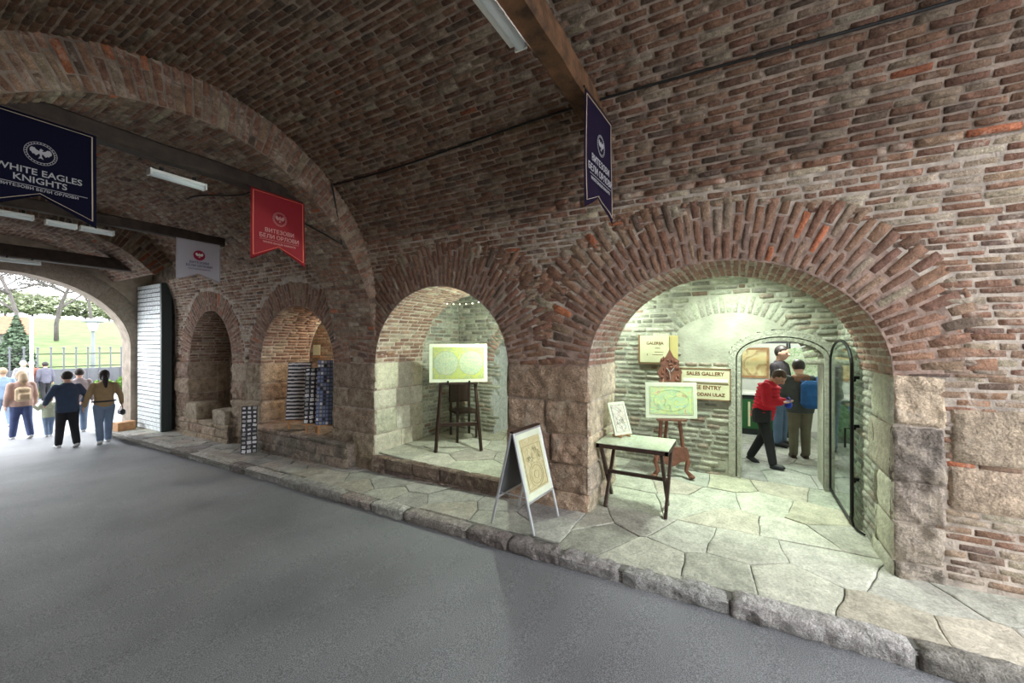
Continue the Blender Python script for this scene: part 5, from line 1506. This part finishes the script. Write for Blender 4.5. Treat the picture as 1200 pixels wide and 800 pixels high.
t = empty('ceiling_rail', (9.4, -.7, .02), 0, 'dark horizontal rail with small spotlights under the sales room ceiling', 'rail')
b = MB(); b.box((0, 0, 0), (.05, 3.2, .05)); b.build('track', M['iron'], t)
for k in range(3):
    b = MB(); b.tube([(0, -.9 + k * .8, -.02), (-.03, -.9 + k * .8, -.12)], .035, 10); b.build('spotlight', M['iron'], t)
t = empty('leaflet_rack', (8.9, -1.62, fz), 1.1, 'pale folding leaflet board leaning at the right inside the sales room', 'rack')
b = MB(); b.bar((0, 0, 0), (0, .25, .9), .5, .02); b.build('panel', M['sign'], t)
b = MB(); b.bar((.2, .45, 0), (.2, .27, .88), .025); b.bar((-.2, .45, 0), (-.2, .27, .88), .025); b.build('prop', M['wood_pale'], t)

# ================================================================== outdoors beyond the gateway
def grass():
    m = mat('lawn', (.085, .125, .035), .9, noise=.3, nscale=1.2, bump=.3, bscale=8); return m
mb = MB(); nx, ny = 50, 40; xs = np.linspace(-6, 50, nx); ys = np.linspace(29.5, 95, ny)
def hillz(x, y): return -2.45 + max(0, y - 30) * .145 - max(0, y - 62) * .10 + .35 * math.sin(x * .13)
V = [(x, y, hillz(x, y) + .12 * float(vnoise(np.array(x * .5), np.array(y * .5), np.array(4.4)))) for x in xs for y in ys]
mb.add(V, [(i * ny + j, (i + 1) * ny + j, (i + 1) * ny + j + 1, i * ny + j + 1) for i in range(nx - 1) for j in range(ny - 1)])
structure(mb.build('lawn_slope', grass(), smooth=True), 'pale green grass slope beyond the gate').name = 'floor_lawn'
mb = MB(); zo = lambda y: zr(26)
V = [(-6, 13.9, zr(13.9) - .004), (50, 13.9, zr(13.9) - .02), (50, 31, zr(27) - .02), (-6, 31, zr(27) - .02)]
mb.add(V, [(0, 1, 2, 3)]); structure(mb.build('floor_outside', mat('outdoor_paving', (.17, .17, .18), .8, noise=.2, nscale=3)))
V = [(-8, -3, -2.02), (40, -3, -2.1), (40, -30, -1.9), (-8, -30, -1.9)]
mb = MB(); mb.add(V, [(0, 1, 2, 3)]); structure(mb.build('floor_bounce', mat('bounce_paving', (.34, .33, .31), .8, noise=.2, nscale=3)))  # unseen ground behind the camera, extended to bounce daylight into the tunnel

def leafy(name, loc, size, n, m, trunk, label, cat, seed=1, leaf=.10, conic=False, group=None, sub='foliage'):
    rr = random.Random(seed); t = empty(name, loc, 0, label, cat, group); b = MB(); sx, sy, sz_ = size
    for k in range(n):
        while True:
            p = [rr.uniform(-1, 1) for _ in range(3)]; d = sum(c * c for c in p)
            if .35 < d < 1: break
        if conic: w = 1 - (p[2] * .5 + .5) * .85; p[0] *= w; p[1] *= w
        c = Vector((p[0] * sx, p[1] * sy, p[2] * sz_ + (trunk + sz_)))
        a = Matrix.Rotation(rr.uniform(0, 6.28), 3, 'Z') @ Matrix.Rotation(rr.uniform(0, 3), 3, 'X'); L = leaf * rr.uniform(.6, 1.4)
        q = [a @ Vector(v) * L for v in ((-.5, 0, 0), (0, -.3, .06), (.5, 0, 0), (0, .3, .06))]
        b.add([c + v for v in q], [(0, 1, 2, 3)])
    f = b.build(sub, m, t); f['kind'] = 'stuff'
    b = MB(); b.tube([(0, 0, 0), (.03, .02, trunk + sz_ * .7), (0, 0, trunk + sz_ * 1.4)], [max(.03, sx * .06), max(.02, sx * .045), .01], 8); b.build('trunk', M['bark'], t)
    return t
M['bark'] = mat('bark', (.09, .08, .075), .9, noise=.3, nscale=9)
M['leaf_g'] = mat('hedge_leaf', (.10, .19, .03), .7, noise=.4, nscale=2); M['leaf_d'] = mat('hazed_conifer_leaf', (.09, .13, .08), .8, noise=.4, nscale=2); M['leaf_p'] = mat('hazed_spring_leaf', (.24, .27, .17), .7, noise=.3, nscale=2)  # conifer and crest leaf greens paled to imitate haze and glare
gz = zr(27)
for i in range(6):
    x = 3.9 + i * 1.02
    leafy('hedge_shrub', (x, 26.4 + .3 * math.sin(i * 2.1), gz - .02), (.50, .5, .42 + .08 * math.sin(i * 1.7)), 900, M['leaf_g'], .04, ['first', 'second', 'third', 'fourth', 'fifth', 'last'][i] + ' bright green shrub from the left in the low hedge before the fence', 'shrub', seed=i, leaf=.13, group='shrubs of the low hedge')
# fence
t = empty('park_fence', (8.5, 27.6, gz), 0, 'long fence of dark vertical posts on a pale grey wall beyond the hedge', 'fence')
b = MB(); b.box((0, 0, .62), (18, .25, 1.24)); tag(b.build('plinth_wall', mat('grey_wall', (.105, .108, .12), .85, noise=.1, nscale=2), t), 'pale grey wall')
for z in (1.35, 1.95):
    b = MB(); b.bar((-9, 0, z), (9, 0, z), .04); b.build('rail', M['dark_post'] if 'dark_post' in M else M['iron'], t)
M['dark_post'] = mat('grey_post', (.10, .10, .12), .6)
for i in range(46):
    b = MB(); b.bar((-9 + i * .4, -.14, .5), (-9 + i * .4, -.14, 2.2), .05); b.ball((-9 + i * .4, -.14, 2.24), .05, 8, 5); b.build('post', M['dark_post'], t)
# lamp post, white pole
def at(px, py, y):
    tt = (px - 600) / F; k = y / (VY - VX * tt); return Vector((k * (VX + VY * tt), y, k * (402 - py) / F))
p = at(109, 420, 31); z0 = hillz(p.x, 31); top = at(109, 375, 31).z
t = empty('street_lamp', (p.x, 31, z0), 0, 'grey lamp post with a broad flat lantern on the grass slope', 'street lamp')
M['lamp_grey'] = mat('lamp_grey', (.13, .15, .15), .6)
b = MB(); b.tube([(0, 0, 0), (0, 0, .5), (0, 0, top - z0 - .6)], [.16, .10, .07], 12); b.build('pole', M['lamp_grey'], t, smooth=True)
b = MB(); b.tube([(0, 0, top - z0 - .6), (0, 0, top - z0 - .12)], [.14, .26], 12); b.build('lantern', M['wh_panel'], t, smooth=True)
b = MB(); b.tube([(0, 0, top - z0 - .12), (0, 0, top - z0 - .02), (0, 0, top - z0 + .08)], [.46, .40, .10], 14); b.build('lamp_cap', M['lamp_grey'], t, smooth=True)
p = at(37, 440, 24); top = at(37, 373, 24).z
t = empty('white_pole', (p.x, 24, zr(24)), 0, 'slim white pole rising in front of the dark conifer', 'pole')
b = MB(); b.tube([(0, 0, 0), (0, 0, top - zr(24))], .045, 10); b.build('shaft', M['wh_panel'], t, smooth=True)
b = MB(); b.box((0, 0, top - zr(24) + .03), (.16, .16, .06), bev=.01); b.build('cap', M['wh_panel'], t)
p = at(22, 430, 29); leafy('conifer_tree', (p.x, 29.5, gz), (.95, .95, 1.75), 3600, M['leaf_d'], .3, 'dark green conical tree beside the white pole', 'tree', seed=5, leaf=.16, conic=True)
M['pav_wall'] = mat('pavilion_wall', (.16, .155, .15), .8)
# pavilion with orange roof
p0 = at(-45, 430, 34); p1 = at(32, 430, 34); zr_ = at(0, 374, 34).z; ze = at(0, 390, 34).z; cx = (p0.x + p1.x) / 2; w = p1.x - p0.x
t = empty('pavilion', (cx, 35.5, gz), 0, 'low pale building with an orange tiled roof at the far left beyond the gate', 'building')
b = MB(); b.box((0, 0, (ze - gz) / 2), (w, 3, ze - gz)); b.build('wall', M['pav_wall'], t)
b = MB(); hh = ze - gz; b.prism([(-1.9, hh - .05), (1.9, hh - .05), (.0, zr_ - gz + .25)], lambda a, c, d: (d, a, c), -w / 2 - .3, w / 2 + .3); b.build('roof', mat('orange_tiles', (.24, .085, .045), .8, noise=.2, nscale=6), t)
for k in range(4):
    b = MB(); b.box((-w / 2 + w * (k + .5) / 4, -1.52, hh * .55), (w / 6, .06, hh * .34)); o = b.build('window', M['grey_panel'], t)
b = MB(); b.box((0, -1.7, hh * .80), (w, .5, .06)); b.build('canopy', M['pav_wall'], t)
b = MB(); b.box((0, -1.6, .5), (w * .9, .1, .9)); b.build('parapet', mat('blue_grey_panel', (.08, .095, .13), .7), t)

# trees on the slope
def bare_tree(loc, h, seed, label, spread=.55, group='bare trees on the slope', r0=.16, depth=5):
    rr = random.Random(seed); t = empty('bare_tree', loc, 0, label, 'tree', group); b = MB(); tr = MB()
    def grow(p, d, L, r, k):
        n = 4; pts = [p]; q = p; dd = d
        for i in range(n):
            dd = (dd + Vector((rr.uniform(-.16, .16), rr.uniform(-.16, .16), rr.uniform(-.05, .12)))).normalized(); q = q + dd * (L / n); pts.append(q)
        (tr if k == depth else b).tube(pts, [r * (1 - .4 * i / n) for i in range(n + 1)], 6 if k > 2 else 4)
        if k == 0: return
        for i in range(4 if k > 1 else 3):
            f = rr.uniform(.45, 1.0); pp = pts[min(n, int(f * n))]
            ax = Vector((rr.uniform(-1, 1), rr.uniform(-1, 1), rr.uniform(-.25, .4))).normalized()
            nd = (dd * (1 - spread) + ax * spread * 1.4).normalized(); grow(pp, nd, L * rr.uniform(.58, .8), r * .55, k - 1)
    grow(Vector((0, 0, 0)), Vector((0, 0, 1)), h * .36, r0, depth)
    tr.build('trunk', M['bark'], t, smooth=True); o = b.build('branches', M['bark'], t, smooth=True); o['kind'] = 'stuff'
    return t
for i, (px, y, h, s_) in enumerate([(24, 42, 14, 3), (66, 46, 14, 9), (-34, 47, 12, 14), (108, 58, 12, 21)]):
    p = at(px, 400, y); bare_tree((p.x, y, hillz(p.x, y)), h, s_, ['bare branching tree above the pavilion roof', 'tall bare tree in the middle of the gateway view', 'bare tree at the left edge of the gateway view', 'smaller bare tree toward the right of the gateway view'][i], group=None, r0=.15)
for i, (px, y, s_) in enumerate([(6, 74, 2.2), (38, 76, 2.0), (70, 78, 2.0), (100, 78, 1.8), (128, 74, 2.0)]):
    p = at(px, 400, y); leafy('leafy_tree', (p.x, y, hillz(p.x, y) - .3), (s_ * 1.0, s_ * .7, s_ * .7), 1300, M['leaf_p'], .6, ['leftmost', 'second', 'middle', 'fourth', 'rightmost'][i] + ' pale green tree of the row on top of the grass slope', 'tree', seed=40 + i, leaf=.42, group='pale trees on the hill crest')
